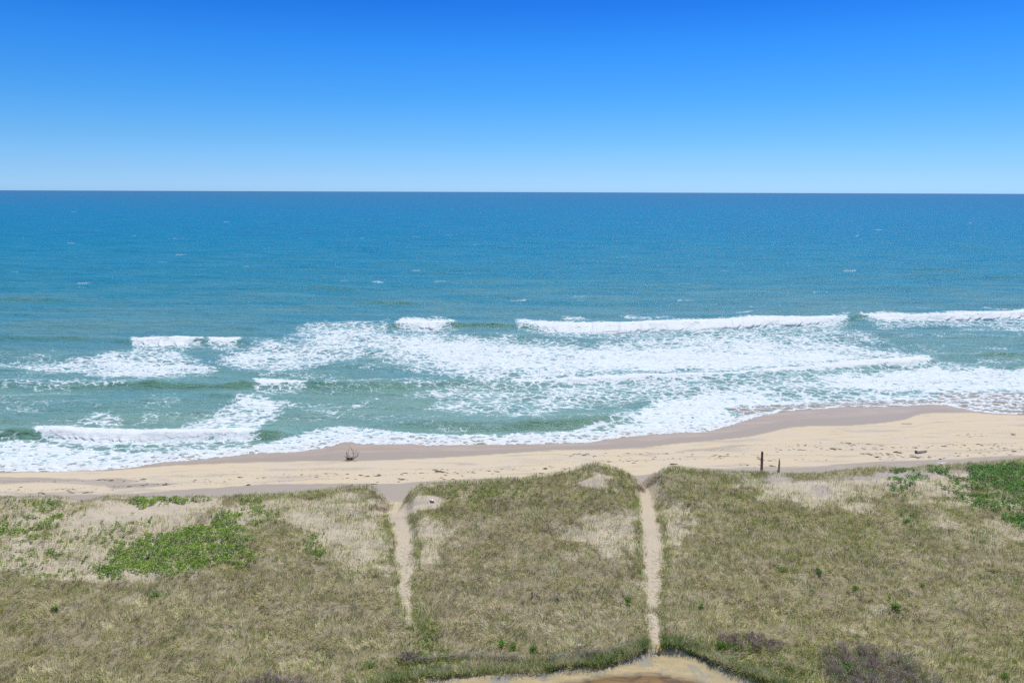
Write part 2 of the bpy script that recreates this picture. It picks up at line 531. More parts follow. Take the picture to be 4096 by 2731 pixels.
# -- leafy creeping rose / shrub cover
R_leaf = Raster(0.0)
z4 = lambda L: [(a / 1.68, 1900 + b / 1.68) for a, b in L]
for pts, v, f in [
    (z4([(630, 620), (760, 540), (770, 480), (900, 440), (1000, 400), (1280, 350), (1340, 330), (1420, 330), (1400, 290), (1500, 250), (1600, 260), (1600, 330), (1680, 400), (1680, 560), (1640, 620), (1560, 600), (1380, 620), (1250, 660), (1150, 700), (1090, 680), (1000, 640), (900, 640), (820, 670), (760, 690), (660, 670)]), 0.95, 16),
    (z4([(1000, 400), (1280, 360), (1200, 560), (900, 560), (760, 480)]), 0.62, 30),
    (z4([(1500, 240), (1860, 230), (1860, 330), (1700, 350), (1560, 330)]), 0.55, 24),
    (z4([(1640, 150), (1720, 150), (1780, 230), (1840, 260), (1700, 260)]), 0.8, 8),
    (z4([(840, 160), (960, 155), (1240, 155), (1260, 190), (1100, 190), (980, 215), (860, 185)]), 0.9, 6),
    (z4([(1280, 158), (1440, 150), (1460, 166), (1290, 170)]), 0.75, 5),
    (z4([(240, 175), (390, 175), (400, 230), (300, 245), (250, 215)]), 0.85, 8),
    (z4([(30, 170), (120, 160), (120, 200), (50, 215)]), 0.7, 8),
    (z4([(150, 170), (220, 170), (215, 200), (160, 200)]), 0.7, 8),
    (z4([(-200, 280), (0, 280), (60, 330), (120, 400), (0, 430), (-200, 420)]), 0.75, 14),
    (z4([(250, 320), (330, 270), (430, 260), (440, 310), (330, 380), (270, 360)]), 0.75, 12),
    (z4([(120, 330), (250, 330), (260, 400), (100, 390)]), 0.5, 14),
    (z4([(300, 500), (440, 460), (480, 510), (400, 530), (300, 555)]), 0.75, 10),
    (z4([(360, 610), (450, 600), (460, 640), (380, 645)]), 0.75, 8),
    (z4([(290, 580), (360, 570), (340, 610), (295, 610)]), 0.6, 8),
    (z4([(130, 430), (220, 440), (220, 470), (150, 480)]), 0.5, 12),
    (z4([(480, 370), (760, 320), (1000, 280), (1000, 380), (760, 450), (500, 460)]), 0.32, 30),
    (z4([(760, 310), (860, 330), (850, 440), (740, 440)]), 0.48, 16),
    (z4([(0, 220), (480, 220), (500, 520), (520, 660), (240, 690), (0, 560)]), 0.27, 40),
    (z4([(1980, 390), (2140, 380), (2200, 540), (2050, 560)]), 0.5, 20),
    (z4([(2050, 600), (2200, 590), (2200, 650), (2100, 660)]), 0.45, 14),
    ([(1640, 2500), (1700, 2470), (1740, 2560), (1770, 2620), (1700, 2660), (1660, 2600)], 0.62, 14),
    ([(1560, 2690), (1700, 2660), (1760, 2680), (1640, 2720)], 0.5, 14),
    ([(1740, 1945), (2090, 1925), (2150, 1950), (2060, 1990), (1950, 2010), (1800, 1990), (1740, 1970)], 0.5, 14),
    ([(3857, 1866), (3976, 1858), (4096, 1846), (4700, 1830), (4700, 2060), (4300, 2010), (4090, 1985), (3990, 1965), (3960, 1945), (3880, 1925), (3862, 1890)], 1.0, 6),
    ([(3710, 1872), (3800, 1868), (3820, 1905), (3780, 1910), (3720, 1890)], 0.65, 6),
    ([(3570, 1925), (3650, 1905), (3700, 1905), (3620, 1950), (3600, 1985), (3575, 1975)], 0.62, 8),
    ([(3845, 1930), (3880, 1932), (3875, 1955), (3845, 1950)], 0.85, 6),
    ([(3830, 1965), (3900, 1985), (3990, 1995), (4010, 2050), (3950, 2050), (3880, 2030), (3830, 2000)], 0.7, 12),
    ([(4000, 2060), (4100, 2050), (4400, 2060), (4400, 2140), (4100, 2120), (4030, 2085)], 0.9, 10),
    ([(3800, 1900), (4100, 1960), (4300, 2050), (4000, 2050), (3800, 1990)], 0.4, 20),
    ([(3560, 1880), (3620, 1876), (3640, 1888), (3570, 1892)], 0.6, 5),
    ([(1500, 2000), (1545, 2020), (1530, 2040), (1490, 2030)], 0.3, 8),
    ([(3600, 2050), (3660, 2060), (3640, 2100), (3590, 2080)], 0.45, 12),
]:
    R_leaf.poly(pts, v, f * 2.4, 'max', jit=55)
R_veg.a *= 1 - 0.5 * smooth(R_leaf.a * 1.6 - 0.6)
R_leaf.a += 0.35 * fbm(_vx / 5, _vy / 4, 4, 241) * np.clip(R_leaf.a * 3, 0, 1)
# -- dark mineral sand on the beach
R_gry = Raster(0.0)
for pts, v, f in [
    ([(-2400, 2010), (-600, 1978), (0, 1982), (300, 1978), (500, 1974), (800, 1952), (1000, 1938), (1300, 1932), (1600, 1932), (1850, 1915), (2050, 1905), (2150, 1930), (1600, 2010), (0, 2080), (-2400, 2100)], 0.9, 10),
    ([(1350, 1945), (1500, 1935), (1700, 1935), (1600, 1975), (1500, 1960)], 1.0, 10),
    ([(2480, 1905), (2560, 1900), (2660, 1885), (2800, 1872), (3000, 1866), (3250, 1862), (3500, 1845), (3750, 1836), (4096, 1817), (6500, 1740), (6500, 1900), (4096, 1880), (3500, 1920), (2560, 1950)], 0.8, 10),
    ([(3600, 1868), (3760, 1848), (4096, 1832), (4096, 1850), (3760, 1875)], 1.0, 8),
    ([(-600, 1912), (100, 1905), (350, 1915), (480, 1908), (600, 1925), (400, 1945), (200, 1932), (-600, 1945)], 0.75, 14),
    ([(400, 1935), (600, 1930), (750, 1935), (600, 1950), (450, 1955)], 0.75, 10),
    ([(550, 1900), (800, 1893), (1100, 1890), (1000, 1902), (700, 1912)], 0.5, 12),
    ([(-300, 1965), (200, 1968), (420, 1960), (300, 1978), (-300, 1985)], 0.6, 10),
    ([(2680, 1805), (2820, 1788), (2980, 1775), (3050, 1778), (2850, 1800), (2700, 1815)], 0.6, 8),
    ([(3150, 1722), (3350, 1712), (3560, 1712), (3700, 1692), (3850, 1676), (4096, 1680), (4096, 1685), (3800, 1682), (3690, 1704), (3500, 1722), (3300, 1724)], 0.5, 5),
    ([(3600, 1690), (3650, 1688), (3640, 1698), (3600, 1698)], 0.9, 8),
    ([(1300, 1865), (1600, 1860), (1900, 1850), (2200, 1840), (2200, 1846), (1900, 1862), (1500, 1876), (1300, 1878)], 0.35, 8),
    ([(3230, 1940), (3320, 1930), (3340, 1975), (3270, 1990)], 0.7, 16),
]:
    R_gry.poly(pts, v, f, 'max', jit=10)
R_wet = Raster(0.0)
R_wet.poly([(a, b) for a, b in BERM] + [(6500, 1350), (-2400, 1500)], 1.0, 3.0)
R_lilac = Raster(0.0)
R_lilac.poly([(a, b + 1) for a, b in BERM] + [(a, (c * 0.45 + b * 0.55)) for (a, b), c in zip(BERM[::-1], [np.interp(q[0], [s[0] for s in SWASH], [s[1] for s in SWASH]) for q in BERM[::-1]])], 1.0, 10)


# ------------------------------------------------------------------ ground material
def sand_material():
    t = NT("sand")
    p = t.pos(1, 1, 0)
    ps = t.pos(0.25, 1.4, 0, 0.03)
    n1 = t.noise(ps, 0.35, 7, 0.62, 0.6)
    n2 = t.noise(p, 3.0, 6, 0.65)
    n3 = t.noise(p, 22.0, 4, 0.7)
    n4 = t.noise(p, 0.12, 4)
    gry = t.math('MULTIPLY', t.attr("grey"), 1.0)
    g = t.map(t.math('ADD', gry, t.math('MULTIPLY', t.math('SUBTRACT', n1, 0.5), 1.3)), 0.28, 0.82)
    dry = t.mix(t.map(n2, 0.3, 0.7), (0.505, 0.425, 0.31), (0.575, 0.49, 0.37))
    dry = t.mix(t.map(n4, 0.35, 0.65), dry, (0.56, 0.46, 0.315))
    dry = t.mix(t.math('MULTIPLY', t.map(n1, 0.50, 0.66), 0.60), dry, (0.37, 0.318, 0.27))
    grey = t.mix(t.map(n3, 0.3, 0.7), (0.31, 0.265, 0.22), (0.39, 0.335, 0.28))
    c = t.mix(g, dry, grey)
    # pale blown sand on the dune
    dn = t.attr("dune")
    dc = t.mix(t.map(n2, 0.3, 0.75), (0.42, 0.355, 0.265), (0.53, 0.45, 0.335))
    dc = t.mix(t.math('MULTIPLY', g, 0.7), dc, (0.33, 0.29, 0.27))
    c = t.mix(dn, c, dc)
    # wet sand
    wet = t.attr("wet"); lil = t.attr("lilac")
    wc = t.mix(t.map(n1, 0.3, 0.7), (0.36, 0.275, 0.195), (0.43, 0.335, 0.245))
    wc = t.mix(lil, wc, t.mix(n2, (0.33, 0.262, 0.185), (0.375, 0.30, 0.22)))
    edge = t.map(wet, 0.02, 0.55)
    c = t.mix(t.math('MULTIPLY', t.math('MULTIPLY', t.map(wet, 0.0, 0.3), t.map(wet, 0.9, 0.5)), 0.7), c, (0.36, 0.27, 0.17))
    c = t.mix(t.map(wet, 0.4, 0.7), c, wc)
    # plant litter under the grass, its dark tone painted as shadow between blades
    th = t.attr("thatch")
    lit = t.mix(t.map(n3, 0.35, 0.65), (0.10, 0.08, 0.045), (0.44, 0.37, 0.25))
    tf = t.map(t.math('ADD', th, t.math('MULTIPLY', t.math('SUBTRACT', t.noise(p, 2.2, 7, 0.7), 0.5), 1.1)), 0.42, 0.85)
    c = t.mix(tf, c, lit)
    # marsh mud round the pond
    md = t.attr("mud")
    n5 = t.noise(t.pos(1, 1.6, 0), 0.55, 6, 0.6, 0.4)
    mc = t.mix(t.map(n5, 0.35, 0.6), (0.48, 0.365, 0.20), (0.38, 0.315, 0.18))
    mc = t.mix(t.map(t.noise(p, 0.35, 5, 0.6, 0.5), 0.52, 0.64), mc, (0.30, 0.275, 0.22))
    mc = t.mix(t.map(t.noise(p, 9, 3), 0.60, 0.70), mc, (0.09, 0.07, 0.045))
    bed = t.mix(t.map(t.noise(t.pos(0.5, 1.6, 0), 0.9, 6, 0.65, 0.8), 0.42, 0.62), (0.36, 0.265, 0.15), (0.20, 0.165, 0.135))
    mc = t.mix(t.attr("pondbed"), mc, bed)
    c = t.mix(md, c, mc)
    h = t.math('ADD', t.math('MULTIPLY', n2, 0.5), t.math('MULTIPLY', n3, 0.25))
    tr = t.voro(t.pos(1, 1, 0), 2.6, 'F1')
    h = t.math('ADD', h, t.math('MULTIPLY', t.math('MULTIPLY', t.map(tr, 0.0, 0.55), t.attr("trod")), 3.2))
    rip = t.new("ShaderNodeTexWave"); rip.inputs["Scale"].default_value = 1.6; rip.inputs["Distortion"].default_value = 4; rip.inputs["Detail"].default_value = 3
    t.l.new(t.pos(1.0, 0.35, 0, 0.2), rip.inputs["Vector"])
    h = t.math('ADD', h, t.math('MULTIPLY', t.math('MULTIPLY', rip.outputs["Fac"], gry), 0.25))
    dryness = t.map(wet, 0.5, 0.2, 0.0, 1.0)
    h = t.math('MULTIPLY', h, dryness)
    nm = t.bump(h, 0.55, 0.10)
    rough = t.map(wet, 0.3, 0.7, 0.92, 0.42)
    spec = t.map(wet, 0.3, 0.7, 0.1, 0.32)
    return t.done(t.bsdf(c, rough, spec, nm))


M_sand = sand_material()


def axis(lo, hi, step, far_lo, far_hi, g=1.35):
    a = list(np.arange(lo, hi + 1e-6, step))
    s = step
    while a[-1] < far_hi: s *= g; a.append(a[-1] + s)
    s = step; b = []
    v = lo
    while v > far_lo: s *= g; v -= s; b.append(v)
    return np.array(b[::-1] + a)


gx_ = axis(-100, 100, 0.3, -9000, 9000)
gy_ = axis(48, 165, 0.3, -9000, 175, 1.3)
GX, GY = np.meshgrid(gx_, gy_)
GZ = height(GX, GY)
gpx, gpy = chart(GX, GY, GZ)
T_ = yridge(GX) - GY
veg = R_veg.at(gpx, gpy)
veg = np.where((GY < 40), 0.9, veg)
pw = path_w(GX, GY)
mud = RM_mud.at(gpx, gpy) * ((GY < 75) & (GY > 40))
pondb = RM_pond.at(gpx, gpy) * ((GY < 75) & (GY > 40))
trod = pw * smooth((75 + 12 - GY) / 6) + 0.12 * (T_ < 0)
nI, nJ = GX.shape
idx = np.arange(nI * nJ).reshape(nI, nJ)
quads = np.stack([idx[:-1, :-1], idx[:-1, 1:], idx[1:, 1:], idx[1:, :-1]], -1).reshape(-1, 4)
cell = lambda a: 0.25 * (a[:-1, :-1] + a[:-1, 1:] + a[1:, 1:] + a[1:, :-1]).ravel()
A = {"grey": R_gry.at(gpx, gpy) * (1 - 0.85 * smooth(T_ / 2 + 1) * (gpx < 2600)), "dune": smooth(T_ / 1.5 + 1.5), "wet": R_wet.at(gpx, gpy) * (T_ < -3), "lilac": R_lilac.at(gpx, gpy),
     "thatch": smooth(veg * 1.15 - 0.12) * (1 - pw) * (T_ > -2), "mud": smooth(mud * 2.4 - 0.7), "pondbed": smooth(pondb * 3 - 1.2), "trod": np.clip(trod, 0, 1)}
cls = np.zeros(len(quads), int)                      # 0 dune ground, 1 beach, 2/3 paths, 4 mud
cT = cell(T_); cp = cell(pw); cm = cell(mud); cX = cell(GX)
cls[cT < -1.5] = 1
cls[(cT >= -1.5) & (cp > 0.5) & (cX < 0)] = 2
cls[(cT >= -1.5) & (cp > 0.5) & (cX >= 0)] = 3
cls[(cm > 0.5)] = 4
VG = np.stack([GX, GY, GZ], -1).reshape(-1, 3)
for k, (nm, lab) in enumerate([("ground", "grassy dune ground of pale sand and dry plant litter"), ("beach", "pale sandy beach with wet band and dark mineral streaks"),
                               ("path", "narrow sandy footpath through the left dune gap"), ("path", "longer sandy footpath through the right dune gap down to the pond"),
                               ("mud_flat", "ochre mud flat around the brown pond")]):
    q = quads[cls == k]
    u, inv = np.unique(q, return_inverse=True)
    o = mesh_obj(nm, VG[u], inv.reshape(-1, 4), M_sand, {a: v.ravel()[u] for a, v in A.items()})
    tag(o, lab, kind="structure")

# pond water
t = NT("pond_water")
n = t.noise(t.pos(), 6, 3)
tr = t.new("ShaderNodeBsdfTransparent"); t.put(tr.inputs[0], (0.93, 0.87, 0.76))
gl = t.new("ShaderNodeBsdfGlossy"); gl.inputs["Roughness"].default_value = 0.05
t.l.new(t.bump(n, 0.15, 0.02), gl.inputs["Normal"])
fr = t.new("ShaderNodeFresnel"); fr.inputs[0].default_value = 1.33
mx = t.new("ShaderNodeMixShader"); t.l.new(t.math('MULTIPLY', fr.outputs[0], 1.0), mx.inputs[0]); t.l.new(tr.outputs[0], mx.inputs[1]); t.l.new(gl.outputs[0], mx.inputs[2])
M_pond = t.done(mx.outputs[0])
pp = np.array(POND, float)
pc = pp.mean(0)
pp = pc + (pp - pc) * 1.03
wx, wy = P(pp[:, 0], pp[:, 1], 2.66)
V = [(a, b, 2.66) for a, b in zip(wx, wy)][::-1]
me = bpy.data.meshes.new("pond"); me.from_pydata(V, [], [list(range(len(V)))]); me.materials.append(M_pond)
o = bpy.data.objects.new("pond", me); COL.objects.link(o); tag(o, "shallow brown pond at the end of the right path", kind="structure")

# ------------------------------------------------------------------ sea
z1 = lambda L: [(a / 1.68, 1200 + b / 1.68) for a, b in L]
z2 = lambda L: [(1300 + a / 1.68, 1200 + b / 1.68) for a, b in L]
z3 = lambda L: [(2696 + a / 1.68, 1200 + b / 1.68) for a, b in L]
dd = lambda L: [(a * D, b * D) for a, b in L]
R_foam = Raster(0.0)
for pts, v, f, j in [
    (dd([(555, 800), (620, 785), (700, 775), (690, 750), (720, 742), (780, 742), (860, 748), (960, 762), (1060, 772), (1180, 778), (1350, 788), (1500, 772), (1700, 765), (1830, 762), (1890, 775), (1990, 790), (2060, 800), (2135, 822), (2100, 838), (2000, 845), (1850, 850), (1700, 855), (1600, 862), (1400, 868), (1250, 876), (1100, 878), (1030, 868), (960, 850), (900, 838), (870, 825), (850, 812), (800, 826), (740, 840), (640, 856), (560, 850), (500, 832), (520, 812)]), 0.62, 26, 16),
    (dd([(900, 765), (1180, 785), (1350, 795), (1500, 785), (1700, 785), (1950, 800), (2110, 825), (1900, 845), (1500, 860), (1150, 872), (1050, 860), (980, 830), (900, 810), (880, 785)]), 0.80, 30, 16),
    (dd([(1450, 800), (1700, 800), (2000, 815), (1900, 842), (1500, 858), (1300, 840)]), 0.90, 30, 12),
    (dd([(-600, 838), (0, 835), (70, 830), (130, 830), (220, 824), (300, 806), (350, 800), (430, 812), (460, 828), (500, 850), (450, 862), (400, 868), (330, 873), (240, 868), (130, 860), (60, 850), (0, 845), (-600, 850)]), 0.66, 22, 14),
    (dd([(240, 830), (430, 830), (460, 850), (380, 866), (300, 868), (220, 850)]), 0.8, 20, 8),
    (dd([(1020, 882), (1250, 880), (1500, 868), (1750, 862), (2000, 855), (2130, 848), (2700, 852), (2700, 900), (2200, 920), (2050, 925), (1850, 935), (1700, 945), (1560, 950), (1480, 925), (1400, 930), (1300, 945), (1250, 972), (1180, 965), (1050, 955), (960, 945), (1000, 920), (950, 900)]), 0.46, 26, 14),
    (dd([(1500, 880), (1750, 868), (2000, 860), (2050, 925), (1750, 935), (1600, 920), (1450, 905)]), 0.52, 26, 12),
    (dd([(1850, 862), (2000, 858), (2140, 842), (2352, 852), (2700, 850), (2700, 898), (2352, 903), (2250, 905), (2100, 903), (1980, 900), (1880, 890)]), 0.84, 18, 10),
    (dd([(1700, 900), (2050, 900), (2400, 900), (2700, 900), (2700, 935), (2352, 935), (2250, 942), (2150, 930), (2000, 930), (1850, 930), (1750, 935)]), 0.58, 12, 8),
    (z1([(1660, 640), (1850, 680), (1960, 705), (1870, 790), (1750, 875), (1180, 885), (1380, 800), (1600, 700)]), 0.64, 18, 14),
    (z1([(470, 865), (560, 800), (700, 755), (830, 790), (810, 875)]), 0.5, 16, 12),
    (z1([(980, 790), (1090, 780), (1040, 840), (900, 850), (850, 870), (850, 840)]), 0.42, 8, 8),
    (z1([(1980, 190), (2150, 140), (2600, 140), (2600, 290), (1980, 290)]), 0.5, 20, 10),
    (z1([(1900, 290), (2352, 230), (2352, 400), (1850, 480), (1500, 420), (1500, 340)]), 0.50, 20, 10),
    (z1([(520, 600), (200, 560), (0, 560), (0, 580), (200, 605), (420, 600)]), 0.4, 8, 8),
    (z1([(0, 540), (500, 540), (1000, 560), (1000, 580), (500, 585), (0, 600)]), 0.36, 8, 8),
    (z2([(140, 720), (330, 650), (380, 650), (240, 720), (160, 745)]), 0.5, 8, 6),
    (z2([(0, 750), (80, 750), (100, 790), (0, 800)]), 0.45, 8, 6),
    (z2([(0, 560), (560, 540), (800, 540), (700, 590), (380, 590), (0, 600)]), 0.38, 10, 8),
    (z3([(1750, 380), (2000, 440), (2200, 480), (1900, 500), (1700, 450)]), 0.5, 12, 8),
    (z3([(300, 180), (900, 160), (1250, 220), (1500, 300), (900, 290), (0, 270), (0, 200)]), 0.44, 16, 10),
    (z3([(2020, 140), (2352, 130), (2900, 130), (2900, 250), (2352, 230), (2100, 190)]), 0.44, 14, 8),
    (z3([(2000, 380), (2300, 400), (2300, 425), (2050, 410)]), 0.36, 8, 6),
    (z2([(1580, 100), (1700, 115), (1800, 135), (1600, 140)]), 0.46, 6, 4),
    (z2([(1950, 108), (2050, 100), (2300, 115), (2352, 128), (2000, 120)]), 0.5, 5, 3),
    (z3([(0, 128), (130, 132), (200, 148), (0, 145)]), 0.5, 5, 3),
    (z3([(1100, 88), (1260, 98), (1260, 105), (1150, 100)]), 0.5, 5, 3),
    (z3([(1620, 40), (1700, 45), (1720, 52), (1640, 48)]), 0.42, 4, 2),
    (z3([(2110, 55), (2300, 62), (2300, 68), (2140, 64)]), 0.46, 4, 2),
    (dd([(1170, 688), (1215, 688), (1200, 693), (1170, 692)]), 0.42, 5, 2),
    (dd([(1310, 688), (1350, 690), (1330, 693)]), 0.40, 5, 2),
]:
    R_foam.poly(pts, v, f * 2.8, 'max', jit=j * 3.5)
_fwx, _fwy = P(Raster.gx, np.maximum(Raster.gy, 800), 0.0)
R_foam.a += (0.34 * fbm(_fwx / 13, _fwy / 8, 4, 201) + 0.18 * fbm(_fwx / 3.5, _fwy / 3, 2, 205) + 0.02) * np.clip(R_foam.a * 2.0, 0, 1)
_band = Raster(0.0); _band.poly([(-2600, 1440), (0, 1400), (1150, 1330), (1500, 1290), (3400, 1300), (6500, 1260), (6500, 1700), (2400, 1740), (0, 1760), (-2600, 1780)], 1.0, 60)
R_foam.a = np.maximum(R_foam.a, _band.a * (0.16 + 0.34 * fbm(_fwx / 17, _fwy / 7, 4, 211)))
# swash sheet along the shore
SW_TOP = z1([(-1200, 930), (0, 935), (260, 935), (330, 955), (480, 1000), (700, 1010), (1000, 1022), (1200, 1010), (1500, 990), (1800, 958), (1980, 925), (2050, 880), (2200, 860), (2352, 855)]) + \
    z2([(180, 852), (300, 868), (430, 882), (560, 890), (700, 900), (900, 905), (1200, 900), (1500, 890), (1700, 870), (1850, 840), (2000, 800), (2100, 745), (2200, 690), (2352, 650)]) + [(2875, 1558), (3060, 1580), (3200, 1610)]
R_foam.poly(SW_TOP + [(a, b + 3) for a, b in SWASH[::-1] if a < 3200], 0.76, 12, 'max', jit=3)
R_foam.poly(z1([(0, 1010), (700, 1060), (1100, 1060), (900, 1130), (0, 1150)]), 0.84, 20, 'max')
R_foam.poly(z1([(330, 950), (480, 985), (1000, 1005), (1500, 970), (1720, 945), (1700, 985), (1400, 1008), (900, 1020), (500, 1000)]), 0.34, 10, 'set', jit=4)
R_foam.poly(z2([(300, 920), (700, 915), (1300, 915), (1900, 890), (1900, 915), (1300, 940), (700, 950), (300, 945)]), 0.70, 8, 'set', jit=6)
R_foam.poly(z2([(2000, 770), (2150, 760), (2060, 815), (1950, 870), (1820, 885), (1800, 880)]), 0.45, 8, 'set', jit=4)
R_foam.poly([(2700, 1600), (2860, 1570), (2900, 1640), (2860, 1690), (2760, 1712), (2650, 1720), (2560, 1715)], 0.92, 12, 'max')
_sw = Raster(0.0); _sw.poly(SW_TOP + [(a, b - 10) for a, b in SWASH[::-1] if a < 3200], 1.0, 10)
R_foam.a += _sw.a * (0.38 * fbm(_fwx / 8, _fwy / 3.2, 4, 251))
R_foam.poly([(2900, 1632), (3050, 1622), (3200, 1612), (3400, 1605), (3700, 1600), (3800, 1612), (3700, 1612), (3400, 1618), (3150, 1634), (3000, 1655), (2940, 1672), (2920, 1650)], 0.42, 6, 'set', jit=3)
_wr = random.Random(11)
for _ in range(120):
    _y = 830 + 430 * _wr.random() ** 0.8; _x = _wr.uniform(-900, 5000); _w = _wr.uniform(9, 26) * (0.5 + (_y - 800) / 400)
    R_foam.line([(_x, _y + _wr.uniform(-1, 1)), (_x + _w, _y + _wr.uniform(-1, 1)), (_x + 2 * _w, _y)], 2.6, _wr.uniform(0.28, 0.52), feather=3)
# bright lip where the water runs out
SWL = np.array(SWASH)
R_foam.line([(a, b - 3) for a, b in SWASH if a <= 4200], 5, 0.93, feather=4)
R_foam.poly([(3760, 1560), (4096, 1565), (4700, 1570), (4700, 1600), (4096, 1612), (4020, 1640), (3900, 1632), (3800, 1610), (3740, 1590)], 0.56, 10, 'set', jit=6)
R_foam.line([(3800, 1622), (3900, 1642), (3980, 1652), (4070, 1657)], 4, 0.9, feather=3)
R_foam.line([(3790, 1608), (3850, 1625), (3960, 1640), (4060, 1655)], 4, 0.75, feather=4)
R_foam.poly([(4010, 1635), (4070, 1632), (4110, 1645), (4040, 1642)], 0.72, 5, 'max')
R_film = Raster(0.0)     # thin water over sand, brown
R_film.poly([(a, b + 8) for a, b in SWASH] + [(a, b - 26) for a, b in SWASH[::-1]], 0.9, 16)
R_film.poly([(1390, 1752), (1480, 1750), (1600, 1752), (1800, 1756), (1900, 1762), (1800, 1772), (1500, 1772), (1400, 1765)], 1.0, 8)
R_film.poly([(3750, 1570), (4300, 1580), (4300, 1680), (3760, 1640)], 0.95, 14, 'max')
R_film.poly([(2900, 1625), (3700, 1596), (3760, 1625), (3000, 1680)], 0.9, 10, 'max')

ROLLERS = [
    ("short white breaker standing alone left of the surf, thick at its left end", z1([(885, 258), (900, 250), (1000, 247), (1120, 245), (1240, 252), (1285, 262), (1320, 262), (1380, 262)]), z1([(885, 285), (900, 300), (1000, 308), (1120, 308), (1240, 300), (1285, 285), (1320, 278), (1380, 275)]), 0.75),
    ("small ragged breaker just right of the short left one, behind a green face", z1([(1395, 260), (1430, 256), (1500, 254), (1570, 256), (1630, 262)]), z1([(1395, 268), (1430, 285), (1500, 300), (1570, 293), (1630, 275)]), 0.6),
    ("white breaker on the green ridge above the middle foam, left of the long one", z2([(470, 150), (500, 133), (540, 128), (640, 134), (760, 140), (850, 140), (880, 150)]), z2([(470, 160), (520, 172), (600, 184), (680, 188), (780, 184), (850, 166), (880, 156)]), 0.7),
    ("longest white breaker running across the outer surf from middle to right", [(2060, 1284), (2120, 1284), (2200, 1288), (2300, 1290), (2400, 1289), (2500, 1287), (2600, 1281), (2700, 1280), (2800, 1276), (2900, 1274), (3000, 1268), (3100, 1264), (3200, 1264), (3300, 1268), (3370, 1264), (3390, 1272)],
     [(2060, 1290), (2120, 1302), (2200, 1324), (2300, 1331), (2400, 1329), (2500, 1326), (2600, 1317), (2700, 1318), (2800, 1315), (2900, 1309), (3000, 1304), (3100, 1298), (3200, 1294), (3300, 1294), (3370, 1290), (3390, 1282)], 0.95),
    ("white breaker at the far right edge of the outer surf", [(3440, 1254), (3480, 1255), (3560, 1256), (3650, 1257), (3760, 1256), (3886, 1251), (4000, 1245), (4096, 1240), (4400, 1236), (4700, 1240)],
     [(3440, 1258), (3490, 1276), (3550, 1287), (3620, 1279), (3760, 1277), (3886, 1276), (4000, 1271), (4096, 1270), (4400, 1266), (4700, 1255)], 0.9),
    ("low white breaker in front of the left green ridge, with glitter to its right", z1([(1700, 542), (1760, 538), (1860, 542), (1960, 544), (2040, 540), (2070, 546)]), z1([(1700, 555), (1750, 578), (1860, 584), (1960, 574), (2040, 566), (2070, 552)]), 0.5),
    ("long shore breaker in the lower left, curling between two green faces", z1([(235, 862), (300, 866), (400, 870), (500, 874), (620, 882), (800, 888), (1000, 888), (1200, 884), (1400, 878), (1600, 868), (1720, 866), (1750, 880)]),
     z1([(235, 880), (280, 905), (400, 942), (500, 955), (620, 968), (800, 966), (1000, 960), (1200, 956), (1400, 952), (1600, 948), (1700, 936), (1750, 895)]), 0.32),
    ("low foaming bore along the inner edge of the middle white water", [(2040, 1522), (2300, 1518), (2600, 1506), (2800, 1500), (2950, 1490), (3100, 1475), (3250, 1462), (3400, 1444), (3500, 1436), (3620, 1430), (3700, 1424), (3730, 1432)],
     [(2040, 1527), (2300, 1532), (2600, 1522), (2800, 1514), (2950, 1503), (3100, 1487), (3250, 1475), (3400, 1466), (3500, 1462), (3620, 1460), (3700, 1456), (3730, 1440)], 0.36),
]
for _l, _t, _b, _h in ROLLERS:
    _c = [(a, b) for a, b in _t]; _d = [(a, b) for a, b in _b]
    R_foam.poly([(a, b - 2) for a, b in _c] + [(a, b + 7) for a, b in _d[::-1]], 0.80, 9, 'max', jit=8)
    R_foam.poly([(a, b - 4) for a, b in _c] + [(a, b + 30) for a, b in _d[::-1]], 0.42, 22, 'max', jit=30)

